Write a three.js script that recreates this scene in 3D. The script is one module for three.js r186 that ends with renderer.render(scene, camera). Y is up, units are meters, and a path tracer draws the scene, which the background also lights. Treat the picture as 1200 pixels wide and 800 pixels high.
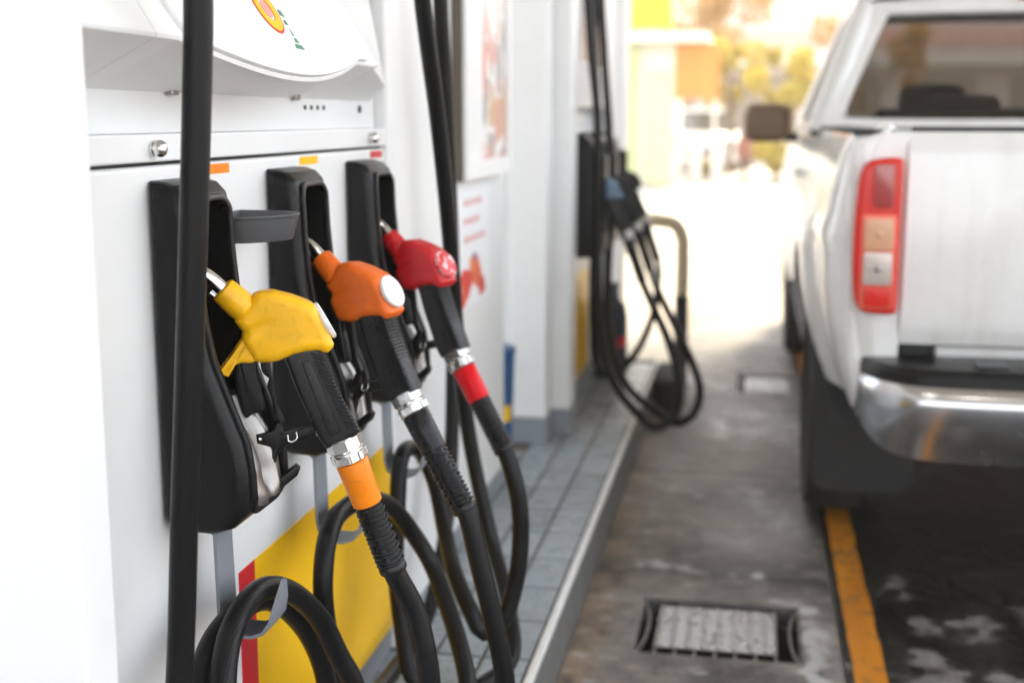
import * as THREE from 'three';
import { RoundedBoxGeometry } from 'three/addons/geometries/RoundedBoxGeometry.js';
import { mergeGeometries, mergeVertices, toCreasedNormals } from 'three/addons/utils/BufferGeometryUtils.js';
import { MarchingCubes } from 'three/addons/objects/MarchingCubes.js';
import { RectAreaLightUniformsLib } from 'three/addons/lights/RectAreaLightUniformsLib.js';
import { Brush, Evaluator, SUBTRACTION } from 'three-bvh-csg';

// ---------------------------------------------------------------- camera, sky, sun, exposure
const scene = new THREE.Scene();
const camera = new THREE.PerspectiveCamera(29.863, 1200 / 800, 0.05, 400);
camera.position.set(0, 1.2, 0);
camera.rotation.order = 'YXZ';
camera.rotation.set(-9.8336 * Math.PI / 180, 10.6035 * Math.PI / 180, 0);
camera.focus = 1.56;
camera.userData.fStop = 2.9;
const SUN_DIR = new THREE.Vector3(0.22, 0.72, -1).normalize();
{
  const W = 512, Hh = 256, d = new Float32Array(W * Hh * 4);
  for (let j = 0; j < Hh; j++) for (let i = 0; i < W; i++) {
    const phi = ((i + 0.5) / W - 0.5) * 2 * Math.PI, th = ((j + 0.5) / Hh - 0.5) * Math.PI;
    const y = Math.sin(th), x = Math.cos(th) * Math.cos(phi), z = Math.cos(th) * Math.sin(phi);
    const u = Math.max(0, y), h = Math.pow(1 - u, 3);
    const c = Math.max(0, x * SUN_DIR.x + y * SUN_DIR.y + z * SUN_DIR.z), g = 0.9 * Math.pow(c, 24) + 0.35 * Math.pow(c, 4);
    const k = (j * W + i) * 4;
    d[k] = 0.80 + 0.20 * h + 1.00 * g; d[k + 1] = 0.91 + 0.18 * h + 0.84 * g; d[k + 2] = 1.08 + 0.12 * h + 0.60 * g; d[k + 3] = 1;
  }
  const t = new THREE.DataTexture(d, W, Hh, THREE.RGBAFormat, THREE.FloatType);
  t.mapping = THREE.EquirectangularReflectionMapping; t.magFilter = THREE.LinearFilter; t.needsUpdate = true;
  scene.background = t; scene.environment = t;
}
const sun = new THREE.DirectionalLight(new THREE.Color().setRGB(1, 0.80, 0.52), 4.4);
sun.position.copy(SUN_DIR).multiplyScalar(60); sun.target.position.set(0, 0, -8);
sun.castShadow = true; sun.shadow.radius = 24; sun.shadow.mapSize.set(2048, 2048);
Object.assign(sun.shadow.camera, { left: -30, right: 30, top: 30, bottom: -30, near: 1, far: 140 });
scene.add(sun, sun.target);
const renderer = new THREE.WebGLRenderer({ antialias: true });
renderer.toneMapping = THREE.LinearToneMapping;
renderer.toneMappingExposure = 3.7;
renderer.shadowMap.enabled = true;
RectAreaLightUniformsLib.init();

// ---------------------------------------------------------------- helpers
const R = Math.PI / 180;
function rng(seed) { let a = seed >>> 0; return () => { a = (a + 0x6D2B79F5) | 0; let t = Math.imul(a ^ (a >>> 15), 1 | a); t = (t + Math.imul(t ^ (t >>> 7), 61 | t)) ^ t; return ((t ^ (t >>> 14)) >>> 0) / 4294967296; }; }
function hash(i, j, s) { let h = Math.imul(i, 374761393) + Math.imul(j, 668265263) + Math.imul(s, 974634321); h = Math.imul(h ^ (h >>> 13), 1274126177); return ((h ^ (h >>> 16)) >>> 0) / 4294967296; }
function noise(x, y, s = 0, per = 0) {
  const i = Math.floor(x), j = Math.floor(y), f = x - i, g = y - j, u = f * f * (3 - 2 * f), v = g * g * (3 - 2 * g);
  const m = per ? (n) => ((n % per) + per) % per : (n) => n;
  const a = hash(m(i), m(j), s), b = hash(m(i + 1), m(j), s), c = hash(m(i), m(j + 1), s), d = hash(m(i + 1), m(j + 1), s);
  return a + (b - a) * u + (c - a) * v + (a - b - c + d) * u * v;
}
function fbm(x, y, s = 0, oct = 4, per = 0) { let t = 0, w = 0.5, n = 0; for (let o = 0; o < oct; o++) { t += w * noise(x, y, s + o, per); n += w; w *= 0.5; x *= 2; y *= 2; per *= 2; } return t / n; }
const sstep = (a, b, x) => { const t = Math.min(1, Math.max(0, (x - a) / (b - a))); return t * t * (3 - 2 * t); };
const toS = (v) => { v = Math.min(1, Math.max(0, v)); return 255 * (v <= 0.0031308 ? v * 12.92 : 1.055 * Math.pow(v, 1 / 2.4) - 0.055); };
// texture from a function (u, v) -> [r, g, b] linear colour (srgb) or a plain value
function tex(w, h, fn, { srgb = true, repeat = [1, 1] } = {}) {
  const d = new Uint8Array(w * h * 4);
  for (let j = 0; j < h; j++) for (let i = 0; i < w; i++) {
    const c = fn((i + 0.5) / w, (j + 0.5) / h), k = (j * w + i) * 4;
    for (let n = 0; n < 3; n++) { const v = Array.isArray(c) ? c[n] : c; d[k + n] = srgb ? toS(v) : 255 * Math.min(1, Math.max(0, v)); }
    d[k + 3] = 255;
  }
  const t = new THREE.DataTexture(d, w, h, THREE.RGBAFormat);
  t.wrapS = t.wrapT = THREE.RepeatWrapping; t.magFilter = THREE.LinearFilter; t.minFilter = THREE.LinearMipmapLinearFilter; t.generateMipmaps = true;
  if (srgb) t.colorSpace = THREE.SRGBColorSpace;
  t.repeat.set(...repeat); t.needsUpdate = true; return t;
}
function std(name, rgb, roughness, metalness = 0, extra = {}) {
  const { physical, ...e } = extra, C = physical ? THREE.MeshPhysicalMaterial : THREE.MeshStandardMaterial;
  const m = new C({ roughness, metalness, ...e }); m.color.setRGB(...rgb); m.name = name; m.side = THREE.DoubleSide; return m;
}
// uv in metres by the side a face points to
function uvm(g0) {
  const g = g0.index ? g0.toNonIndexed() : g0; if (!g.attributes.normal) g.computeVertexNormals();
  const p = g.attributes.position, n = p.count, uv = new Float32Array(n * 2), a = new THREE.Vector3(), b = new THREE.Vector3(), c = new THREE.Vector3();
  for (let i = 0; i < n; i += 3) {
    a.fromBufferAttribute(p, i); b.fromBufferAttribute(p, i + 1); c.fromBufferAttribute(p, i + 2);
    const nn = b.clone().sub(a).cross(c.clone().sub(a)), ax = Math.abs(nn.x), ay = Math.abs(nn.y), az = Math.abs(nn.z);
    [a, b, c].forEach((q, k) => { const o = (i + k) * 2; if (ay >= ax && ay >= az) { uv[o] = q.x; uv[o + 1] = -q.z; } else if (ax >= az) { uv[o] = -q.z; uv[o + 1] = q.y; } else { uv[o] = q.x; uv[o + 1] = q.y; } });
  }
  g.setAttribute('uv', new THREE.BufferAttribute(uv, 2)); return g;
}
const crease = (g0, deg = 32) => { let g = g0.index ? g0.toNonIndexed() : g0; g.scale(2000, 2000, 2000); g = toCreasedNormals(g, deg * R); g.scale(1 / 2000, 1 / 2000, 1 / 2000); return uvm(g); }; // scaled, as near points are joined by the centimetre there
function mesh(name, g, m, parent = scene) { const o = new THREE.Mesh(g, m); o.name = parent === scene ? numbered(name) : name; parent.add(o); return o; }
const taken = {};
function numbered(n) { const k = taken[n] = (taken[n] ?? -1) + 1; return k ? n + '_' + String(k).padStart(3, '0') : n; }
function thing(name, label, category, pos = [0, 0, 0], turn = 0, group) {
  const o = new THREE.Group(); o.name = numbered(name); o.position.set(...pos); o.rotation.y = turn; o.userData = { label, category }; if (group) o.userData.group = group; scene.add(o); return o;
}
function structure(name, label, g, m) { const o = g ? mesh(name, g, m) : (() => { const q = new THREE.Group(); q.name = numbered(name); scene.add(q); return q; })(); o.userData = { kind: 'structure', label, category: name.replace(/_/g, ' ') }; return o; }
// a box between two corners with rounded edges
function bx(x0, y0, z0, x1, y1, z1, r = 0.004, seg = 2) {
  const w = Math.abs(x1 - x0), h = Math.abs(y1 - y0), d = Math.abs(z1 - z0); r = Math.min(r, w * 0.49, h * 0.49, d * 0.49);
  const g = r > 0 ? new RoundedBoxGeometry(w, h, d, seg, r) : new THREE.BoxGeometry(w, h, d);
  g.translate((x0 + x1) / 2, (y0 + y1) / 2, (z0 + z1) / 2); return uvm(g);
}
const V = (a) => new THREE.Vector3(...a);
function tube(pts, r, { seg, rad = 14, closed = false, tension = 0.5 } = {}) {
  const c = new THREE.CatmullRomCurve3(pts.map(V), closed, 'centripetal', tension);
  const n = seg ?? Math.max(12, Math.round(c.getLength() / 0.012)), g = new THREE.TubeGeometry(c, n, r, rad, closed);
  const uv = g.attributes.uv, L = c.getLength(); for (let i = 0; i < uv.count; i++) uv.setXY(i, uv.getX(i) * L, uv.getY(i) * 2 * Math.PI * r);
  return g;
}
// cylinder-like piece from a profile [[radius, distance along axis]] laid from point a in direction dir
function turned(profile, a, dir, rad = 28, flat = 0) {
  const g = new THREE.LatheGeometry(profile.map(([r, y]) => new THREE.Vector2(r, y)), rad); if (flat) g.scale(1, 1, flat);
  const q = new THREE.Quaternion().setFromUnitVectors(new THREE.Vector3(0, 1, 0), V(dir).normalize()); g.applyQuaternion(q); g.translate(...a);
  return crease(g, 40);
}
const shape = (pts) => new THREE.Shape(pts.map(([x, y]) => new THREE.Vector2(x, y)));
// outline in the x-y plane, thickness along z, centred on z = 0
function prism(pts, depth, bevel = 0.002, bseg = 2, holes = [], curveSegments = 12) {
  const s = pts instanceof THREE.Path ? pts : shape(pts); for (const h of holes) s.holes.push(h instanceof THREE.Path ? h : new THREE.Path(h.map(([x, y]) => new THREE.Vector2(x, y))));
  const g = new THREE.ExtrudeGeometry(s, { depth: Math.max(1e-4, depth - 2 * bevel), bevelEnabled: bevel > 0, bevelThickness: bevel, bevelSize: bevel, bevelOffset: -bevel, bevelSegments: bseg, curveSegments, steps: 1 });
  g.translate(0, 0, -Math.max(1e-4, depth - 2 * bevel) / 2); return crease(g, 30);
}
function smoothShape(pts, closed = true, n = 60) { const c = new THREE.SplineCurve((closed ? [...pts, pts[0]] : pts).map(([x, y]) => new THREE.Vector2(x, y))); return c.getPoints(n).slice(0, closed ? -1 : undefined).map((p) => [p.x, p.y]); }
function rrect(x0, y0, x1, y1, r, P = THREE.Shape) {
  const s = new P(); s.moveTo(x0 + r, y0); s.lineTo(x1 - r, y0); s.quadraticCurveTo(x1, y0, x1, y0 + r); s.lineTo(x1, y1 - r); s.quadraticCurveTo(x1, y1, x1 - r, y1); s.lineTo(x0 + r, y1); s.quadraticCurveTo(x0, y1, x0, y1 - r); s.lineTo(x0, y0 + r); s.quadraticCurveTo(x0, y0, x0 + r, y0); return s;
}
// rings of equal length joined into a skin with end caps
function loft(rings, { caps = true, deg = 32, closed = true } = {}) {
  const n = rings[0].length, pos = [], idx = []; for (const r of rings) for (const p of r) pos.push(...p);
  const last = closed ? n : n - 1;
  for (let i = 0; i < rings.length - 1; i++) for (let j = 0; j < last; j++) { const a = i * n + j, b = i * n + (j + 1) % n, c = a + n, d = b + n; idx.push(a, b, d, a, d, c); }
  if (caps) for (const k of [0, rings.length - 1]) { const o = pos.length / 3; let cx = 0, cy = 0, cz = 0; for (const p of rings[k]) { cx += p[0] / n; cy += p[1] / n; cz += p[2] / n; } pos.push(cx, cy, cz); for (const p of rings[k]) pos.push(...p); for (let j = 0; j < n; j++) { const a = o + 1 + j, b = o + 1 + (j + 1) % n; if (k) idx.push(o, a, b); else idx.push(o, b, a); } }
  const g = new THREE.BufferGeometry(); g.setAttribute('position', new THREE.Float32BufferAttribute(pos, 3)); g.setIndex(idx); return crease(g, deg);
}
// the surface of a signed distance function inside a box
function field(fn, lo, hi, res) {
  const mc = new MarchingCubes(res, new THREE.MeshStandardMaterial(), false, false, 400000), s = mc.size, h = s / 2; mc.isolation = 0;
  const ce = [0, 1, 2].map((k) => (lo[k] + hi[k]) / 2), ha = [0, 1, 2].map((k) => (hi[k] - lo[k]) / 2);
  for (let k = 0; k < s; k++) for (let j = 0; j < s; j++) for (let i = 0; i < s; i++) mc.field[k * s * s + j * s + i] = -fn(ce[0] + ha[0] * (i - h) / h, ce[1] + ha[1] * (j - h) / h, ce[2] + ha[2] * (k - h) / h);
  mc.update();
  let g = new THREE.BufferGeometry(); g.setAttribute('position', new THREE.BufferAttribute(mc.positionArray.slice(0, mc.count * 3), 3));
  g.scale(...ha); g.translate(...ce); g = mergeVertices(g, 1e-5); g.computeVertexNormals(); 
  const p = g.attributes.position, uv = new Float32Array(p.count * 2); for (let i = 0; i < p.count; i++) { uv[i * 2] = p.getX(i) + p.getZ(i) * 0.6; uv[i * 2 + 1] = p.getY(i) + p.getZ(i) * 0.4; }
  g.setAttribute('uv', new THREE.BufferAttribute(uv, 2)); return g;
}
function polyDist(P) {
  return (x, y) => {
    let d = 1e9, s = 1;
    for (let i = 0, j = P.length - 1; i < P.length; j = i++) {
      const [ax, ay] = P[i], [bxx, by] = P[j], ex = bxx - ax, ey = by - ay, wx = x - ax, wy = y - ay, t = Math.min(1, Math.max(0, (wx * ex + wy * ey) / (ex * ex + ey * ey))), qx = wx - ex * t, qy = wy - ey * t;
      d = Math.min(d, qx * qx + qy * qy);
      const c1 = y >= ay, c2 = y < by, c3 = ex * wy > ey * wx; if ((c1 && c2 && c3) || (!c1 && !c2 && !c3)) s = -s;
    }
    return s * Math.sqrt(d);
  };
}

// ---------------------------------------------------------------- materials
const T = {};
T.smudge = tex(512, 512, (u, v) => { const n = fbm(u * 6, v * 6, 3, 5, 6), m = fbm(u * 24, v * 24, 9, 3, 24); return 0.985 - 0.035 * sstep(0.5, 0.85, n) - 0.012 * sstep(0.62, 0.8, m); });
T.grime = tex(512, 512, (u, v) => { const n = fbm(u * 5, v * 5, 21, 5, 5), m = fbm(u * 40, v * 40, 33, 3, 40); return 1 - 0.13 * sstep(0.42, 0.8, n) * (0.5 + m) - 0.06 * sstep(0.62, 0.8, m); }, { repeat: [5, 5] });
T.rough = tex(512, 512, (u, v) => 0.7 + 0.5 * (fbm(u * 8, v * 8, 41, 5, 8) - 0.5) + 0.25 * (noise(u * 128, v * 128, 55, 128) - 0.5), { srgb: false, repeat: [2, 2] });
T.soft = tex(256, 256, (u, v) => 0.85 + 0.25 * (fbm(u * 4, v * 4, 47, 3, 4) - 0.5), { srgb: false });
T.fine = tex(512, 512, (u, v) => 0.5 * noise(u * 256, v * 256, 61, 256) + 0.5 * noise(u * 96, v * 96, 62, 96), { srgb: false, repeat: [12, 12] });
T.hose = tex(256, 256, (u, v) => 0.5 + 0.25 * Math.sin(2 * Math.PI * (v * 24 + u * 4)) + 0.35 * (fbm(u * 16, v * 32, 71, 4, 16) - 0.5), { srgb: false, repeat: [10, 10] });
T.brushed = tex(256, 256, (u, v) => 0.65 + 0.5 * (noise(u * 4, v * 128, 81, 128) - 0.5) + 0.3 * (fbm(u * 6, v * 6, 82, 3, 6) - 0.5), { srgb: false, repeat: [6, 6] });
T.dust = tex(512, 512, (u, v) => { const n = fbm(u * 9, v * 9, 91, 5, 9), s = fbm(u * 64, v * 64, 97, 3, 64); const k = sstep(0.52, 0.75, n) * 0.8 + sstep(0.6, 0.75, s) * 0.5; return [0.0065 + 0.006 * k, 0.0066 + 0.006 * k, 0.007 + 0.0058 * k]; }, { repeat: [3, 3] });
T.dirt = tex(512, 512, (u, v) => { const n = fbm(u * 28, v * 5, 251, 5, 0), m = fbm(u * 8, v * 8, 257, 5, 8), f = noise(u * 200, v * 200, 259); const k = 0.06 * sstep(0.45, 0.75, m) + 0.045 * sstep(0.52, 0.72, n) + 0.03 * f; return [0.99 - k * 0.9, 0.985 - k, 0.98 - k * 1.15]; });
const M = {
  white: std('white_enamel', [0.80, 0.80, 0.79], 0.42, 0, { map: T.smudge, roughnessMap: T.soft }),
  white2: std('white_steel', [0.74, 0.745, 0.74], 0.45, 0, { map: T.smudge, roughnessMap: T.soft }),
  fascia: std('white_plastic', [0.82, 0.82, 0.81], 0.35, 0, { map: T.smudge }),
  cream: std('cream_plaster', [0.72, 0.68, 0.56], 0.8, 0, { map: T.smudge }),
  black: std('black_plastic', [1, 1, 1], 0.34, 0, { map: T.dust, roughnessMap: T.soft, bumpMap: T.fine, bumpScale: 0.0002, physical: true, specularIntensity: 0.42 }),
  blackDeep: std('black_inner', [0.005, 0.005, 0.0055], 0.6, 0, { roughnessMap: T.rough, physical: true, specularIntensity: 0.35 }),
  rubber: std('black_rubber', [0.007, 0.0072, 0.0078], 0.40, 0, { roughnessMap: T.soft, bumpMap: T.hose, bumpScale: 0.0003, physical: true, specularIntensity: 0.35 }),
  ribbed: std('black_grip', [0.009, 0.0093, 0.0105], 0.40, 0, { roughnessMap: T.rough, bumpMap: T.fine, bumpScale: 0.0002, physical: true, specularIntensity: 0.6 }),
  yellowVinyl: std('yellow_vinyl', [0.94, 0.49, 0.005], 0.5, 0, { map: T.grime, roughnessMap: T.rough, bumpMap: T.fine, bumpScale: 0.00015, physical: true, specularIntensity: 0.75 }),
  orangeVinyl: std('orange_vinyl', [0.82, 0.145, 0.008], 0.55, 0, { map: T.grime, roughnessMap: T.rough, bumpMap: T.fine, bumpScale: 0.00015, physical: true, specularIntensity: 0.75 }),
  redVinyl: std('red_vinyl', [0.56, 0.012, 0.018], 0.45, 0, { map: T.grime, roughnessMap: T.rough, bumpMap: T.fine, bumpScale: 0.00015, physical: true, specularIntensity: 0.75 }),
  blueVinyl: std('blue_vinyl', [0.16, 0.24, 0.34], 0.5, 0, { map: T.grime }),
  sleeveOrange: std('orange_sleeve', [0.90, 0.24, 0.006], 0.32, 0, { map: T.grime, physical: true, specularIntensity: 0.4 }),
  sleeveRed: std('red_sleeve', [0.64, 0.005, 0.012], 0.32, 0, { map: T.grime, physical: true, specularIntensity: 0.4 }),
  steel: std('worn_steel', [0.72, 0.71, 0.69], 0.34, 1, { roughnessMap: T.brushed, bumpMap: T.fine, bumpScale: 0.0001 }),
  cast: std('cast_aluminium', [0.30, 0.285, 0.27], 0.40, 0.9, { roughnessMap: T.soft, bumpMap: T.fine, bumpScale: 0.00006 }),
  spout: std('spout_metal', [0.78, 0.78, 0.78], 0.22, 1, { roughnessMap: T.brushed }),
  capWhite: std('white_cap', [0.80, 0.80, 0.79], 0.4, 0, { map: T.grime }),
  greyPlastic: std('grey_plastic', [0.075, 0.08, 0.088], 0.5, 0, { roughnessMap: T.rough, bumpMap: T.fine, bumpScale: 0.0002 }),
  greyPaint: std('grey_paint', [0.24, 0.26, 0.29], 0.45, 0.1, { map: T.smudge }),
  yellowFilm: std('yellow_film', [0.95, 0.54, 0.003], 0.35, 0, { map: T.smudge, physical: true, specularIntensity: 0.5 }),
  redFilm: std('red_film', [0.62, 0.012, 0.02], 0.35, 0, { map: T.smudge }),
  green: std('green_film', [0.05, 0.22, 0.12], 0.5),
  pink: std('pale_pink_film', [0.70, 0.30, 0.28], 0.5),
  seam: std('dark_gasket', [0.03, 0.032, 0.034], 0.8),
  blue: std('blue_plastic', [0.02, 0.09, 0.22], 0.5),
  chrome: std('chrome', [0.58, 0.58, 0.59], 0.30, 1, { roughnessMap: T.rough }),
  tyre: std('tyre_rubber', [0.02, 0.019, 0.018], 0.85, 0, { bumpMap: T.fine, bumpScale: 0.0006 }),
  truck: std('white_car_paint', [0.76, 0.76, 0.75], 0.34, 0.05, { physical: true, clearcoat: 0.8, clearcoatRoughness: 0.08, map: T.dirt }),
  glass: std('tinted_glass', [0.42, 0.41, 0.40], 0.0, 0, { physical: true, transmission: 1, ior: 1.52, specularIntensity: 1 }),
  redLens: std('red_lens', [0.62, 0.014, 0.006], 0.22, 0, { physical: true, specularIntensity: 0.6, clearcoat: 0.25, clearcoatRoughness: 0.05 }),
  amberLens: std('amber_lens', [0.62, 0.33, 0.19], 0.2, 0, { physical: true, clearcoat: 0.3 }),
  clearLens: std('clear_lens', [0.52, 0.44, 0.40], 0.2, 0.3, { physical: true, clearcoat: 0.3 }),
  leaf: std('yellow_green_leaf', [0.55, 0.44, 0.012], 0.7, 0, { physical: true, transmission: 0.45 }),
  leaf2: std('olive_leaf', [0.46, 0.25, 0.03], 0.75, 0, { physical: true, transmission: 0.4 }),
  bark: std('bark', [0.12, 0.075, 0.04], 0.9),
  brown: std('terracotta_board', [0.72, 0.26, 0.045], 0.7, 0, { map: T.smudge }),
  gold: std('ochre_paint', [0.62, 0.50, 0.33], 0.5, 0, { map: T.smudge }),
  darkInterior: std('dark_upholstery', [0.035, 0.033, 0.032], 0.8),
};

// ---------------------------------------------------------------- the setting: ground, lane, drainage strip, island
T.ground = tex(1024, 1024, (u, v) => { const n = fbm(u * 5, v * 5, 111, 6, 5), m = fbm(u * 90, v * 90, 119, 3, 90); const k = 0.31 + 0.22 * (n - 0.5) + 0.10 * (m - 0.5); return [k * 1.04, k, k * 0.93]; }, { repeat: [0.16, 0.16] });
{ const sh = shape([[-150, -50], [150, -50], [150, 250], [-150, 250]]); for (const [a, b, c, e] of [[-0.255, 0.16, 2.755, 3.135], [-0.065, 0.228, 5.665, 6.115]]) sh.holes.push(new THREE.Path([[a, c], [b, c], [b, e], [a, e]].map(([x, y]) => new THREE.Vector2(x, y)))); const g = new THREE.ShapeGeometry(sh); g.rotateX(-Math.PI / 2); g.translate(0, -0.012, 0); structure('ground', 'pale sunlit concrete forecourt and street beyond the pumps', uvm(g), std('pale_concrete', [1, 1, 1], 0.85, 0, { map: T.ground, roughnessMap: T.rough })); }
// lane: dark oily asphalt with pale worn patches; uv covers x 0.235..4.635, z 1..-13
const pale = [[0.415, -3.28, 0.045, 0.16, 0], [0.425, -3.0, 0.05, 0.25, 0.05], [0.43, -2.78, 0.06, 0.22, 0.05], [0.60, -3.10, 0.10, 0.045, 0.1], [0.68, -3.17, 0.07, 0.10, -0.2], [0.76, -3.2, 0.10, 0.05, 0], [0.62, -2.76, 0.10, 0.035, 0.1], [0.78, -3.55, 0.10, 0.03, 0], [0.50, -2.3, 0.07, 0.25, 0], [1.2, -2.2, 0.25, 0.15, 0]];
const laneFn = (x, z) => {
  const n = fbm(x * 3.1, z * 2.3, 131, 6), w = fbm(x * 14, z * 14, 139, 4), f = noise(x * 180, z * 180, 143);
  let k = 0; for (const [px, pz, sx, sz, a] of pale) { const c = Math.cos(a), s = Math.sin(a), dx = x - px, dz = z - pz, q = Math.hypot((dx * c - dz * s) / sx, (dx * s + dz * c) / sz); k = Math.max(k, 1.25 - q); }
  k = sstep(0.34, 0.72, k * 0.7 + (w - 0.5) * 1.7 + (n - 0.5) * 0.9);
  const q2 = sstep(0.60, 0.68, n + 0.35 * (w - 0.5)) * 0.5; k = Math.max(k, q2);
  return { k, n, w, f };
};
{
  const sx = 4.4, sz = 14;
  const map = tex(1024, 2048, (u, v) => { const x = 0.235 + u * sx, z = 1 - v * sz, { k, n, w, f } = laneFn(x, z); const b = Math.max(0.005, 0.012 + 0.045 * (n - 0.45) + 0.045 * (w - 0.5) + 0.012 * (f - 0.5)); return [b * 1.12 + (0.10 + 0.24 * (w - 0.5) + 0.04 * f - b) * k, b + (0.092 + 0.23 * (w - 0.5) + 0.04 * f - b) * k, b * 0.84 + (0.082 + 0.21 * (w - 0.5) + 0.04 * f - b) * k]; });
  const rough = tex(512, 1024, (u, v) => { const x = 0.235 + u * sx, z = 1 - v * sz, { k, n, w } = laneFn(x, z); return 0.48 + 0.34 * k + 0.25 * (w - 0.5); }, { srgb: false });
  const bump = tex(1024, 1024, (u, v) => { const x = u * sx, z = v * sz; return 0.6 * noise(x * 120, z * 60, 151) + 0.4 * fbm(x * 20, z * 10, 155, 3); }, { srgb: false });
  for (const t of [map, rough, bump]) { t.wrapS = t.wrapT = THREE.ClampToEdgeWrapping; }
  const g = new THREE.PlaneGeometry(sx, sz, 1, 1); g.rotateX(-Math.PI / 2); g.translate(0.235 + sx / 2, 0, 1 - sz / 2);
  structure('driving_lane', 'dark oil stained asphalt lane under the pickup', g, std('oily_asphalt', [1, 1, 1], 1, 0, { physical: true, specularIntensity: 0.6, map, roughnessMap: rough, bumpMap: bump, bumpScale: 0.004 }));
}
// drainage strip: concrete slabs with open joints and two recessed drains, x -0.385..0.232
{
  const x0 = -0.385, x1 = 0.229, zA = 1, zB = -13;
  const pz = [[-0.02, -3.32, 0.17, 0.035], [0.03, -4.05, 0.11, 0.16], [-0.17, -4.1, 0.08, 0.12], [-0.19, -3.35, 0.12, 0.05], [-0.08, -2.66, 0.05, 0.06], [0.17, -2.8, 0.04, 0.5], [0.05, -5.1, 0.2, 0.2], [-0.1, -6.5, 0.3, 0.3], [0.1, -4.9, 0.1, 0.2]];  // pale dried stains, painted stronger to stand in for wet sheen
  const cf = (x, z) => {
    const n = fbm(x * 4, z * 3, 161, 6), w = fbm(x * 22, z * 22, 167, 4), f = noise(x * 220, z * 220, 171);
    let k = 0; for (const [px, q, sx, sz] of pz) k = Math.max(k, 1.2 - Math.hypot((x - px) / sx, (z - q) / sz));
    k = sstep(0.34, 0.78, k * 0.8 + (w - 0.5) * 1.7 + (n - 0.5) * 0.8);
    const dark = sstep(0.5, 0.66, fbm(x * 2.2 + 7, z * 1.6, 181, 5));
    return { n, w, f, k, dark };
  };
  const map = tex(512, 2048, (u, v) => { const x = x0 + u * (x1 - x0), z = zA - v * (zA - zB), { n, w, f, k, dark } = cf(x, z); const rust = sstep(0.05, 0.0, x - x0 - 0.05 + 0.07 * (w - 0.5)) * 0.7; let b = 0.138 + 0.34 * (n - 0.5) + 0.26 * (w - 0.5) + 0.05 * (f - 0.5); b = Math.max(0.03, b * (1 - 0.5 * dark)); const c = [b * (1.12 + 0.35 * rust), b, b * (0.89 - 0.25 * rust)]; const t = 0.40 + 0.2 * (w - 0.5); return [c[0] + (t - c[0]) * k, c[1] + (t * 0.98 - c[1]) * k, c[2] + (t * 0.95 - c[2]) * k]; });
  const rough = tex(256, 1024, (u, v) => { const x = x0 + u * (x1 - x0), z = zA - v * (zA - zB), { w, k, dark } = cf(x, z); return 0.62 + 0.2 * k - 0.16 * dark + 0.25 * (w - 0.5); }, { srgb: false });
  const bump = tex(512, 2048, (u, v) => { const x = u * 0.62, z = v * 14; return 0.5 * noise(x * 260, z * 140, 191) + 0.5 * fbm(x * 30, z * 30, 193, 3); }, { srgb: false });
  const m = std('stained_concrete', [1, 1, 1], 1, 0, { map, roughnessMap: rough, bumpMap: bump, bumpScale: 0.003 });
  const strip = structure('drainage_strip', 'stained concrete strip of slabs with drains beside the pump island');
  const drains = [[-0.24, 0.145, -3.12, -2.77], [-0.05, 0.225, -6.10, -5.68]];
  const cuts = [1, -0.9, -2.25, -3.30, -4.32, -5.35, -6.5, -8, -9.5, -11, -13];
  for (let i = 0; i < cuts.length - 1; i++) {
    const a = -cuts[i] + 0.004, b = -cuts[i + 1] - 0.004, s = shape([[x0, a], [x1, a], [x1, b], [x0, b]]);
    for (const [hx0, hx1, hz0, hz1] of drains) if (-hz1 > a && -hz0 < b) s.holes.push(rrect(hx0, -hz1, hx1, -hz0, 0.006, THREE.Path));
    const g = new THREE.ExtrudeGeometry(s, { depth: 0.06, bevelEnabled: true, bevelSize: 0.002, bevelThickness: 0.002, bevelOffset: -0.002, bevelSegments: 1 });
    g.rotateX(-Math.PI / 2); g.translate(0, -0.06, 0);
    const h = crease(g, 30), p = h.attributes.position, uv = h.attributes.uv; for (let q = 0; q < p.count; q++) uv.setXY(q, (p.getX(q) - x0) / (x1 - x0), (zA - p.getZ(q)) / (zA - zB));
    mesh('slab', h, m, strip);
  }
}
{ // worn yellow line
  const map = tex(64, 1024, (u, v) => { const x = 0.25 + u * 0.07, z = -v * 9, w = fbm(x * 40, z * 30, 201, 4), n = fbm(x * 9, z * 4, 205, 4); const d = sstep(0.60, 0.70, w + 0.3 * (n - 0.5)); const c = [0.60 + 0.24 * (n - 0.5), 0.215 + 0.14 * (n - 0.5), 0.010], g = [0.34, 0.15, 0.03]; return c.map((q, i) => q + (g[i] - q) * d); });
  map.wrapS = map.wrapT = THREE.ClampToEdgeWrapping;
  const R1 = rng(7), N = 220, pos = [], uv = [], idx = [];
  for (let i = 0; i <= N; i++) { const z = -i / N * 9, a = 0.252 + 0.004 * (noise(z * 18, 1, 3) - 0.5), b = 0.322 + 0.006 * (noise(z * 15, 5, 4) - 0.5); pos.push(a, 0.004, z, b, 0.004, z); uv.push(0, i / N, 1, i / N); if (i) { const k = i * 2; idx.push(k - 2, k - 1, k + 1, k - 2, k + 1, k); } }
  const g = new THREE.BufferGeometry(); g.setAttribute('position', new THREE.Float32BufferAttribute(pos, 3)); g.setAttribute('uv', new THREE.Float32BufferAttribute(uv, 2)); g.setIndex(idx); g.computeVertexNormals();
  structure('lane_marking', 'worn orange yellow line painted along the lane edge', g, std('yellow_road_paint', [1, 1, 1], 0.6, 0, { map, roughnessMap: T.rough }));
}
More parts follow.
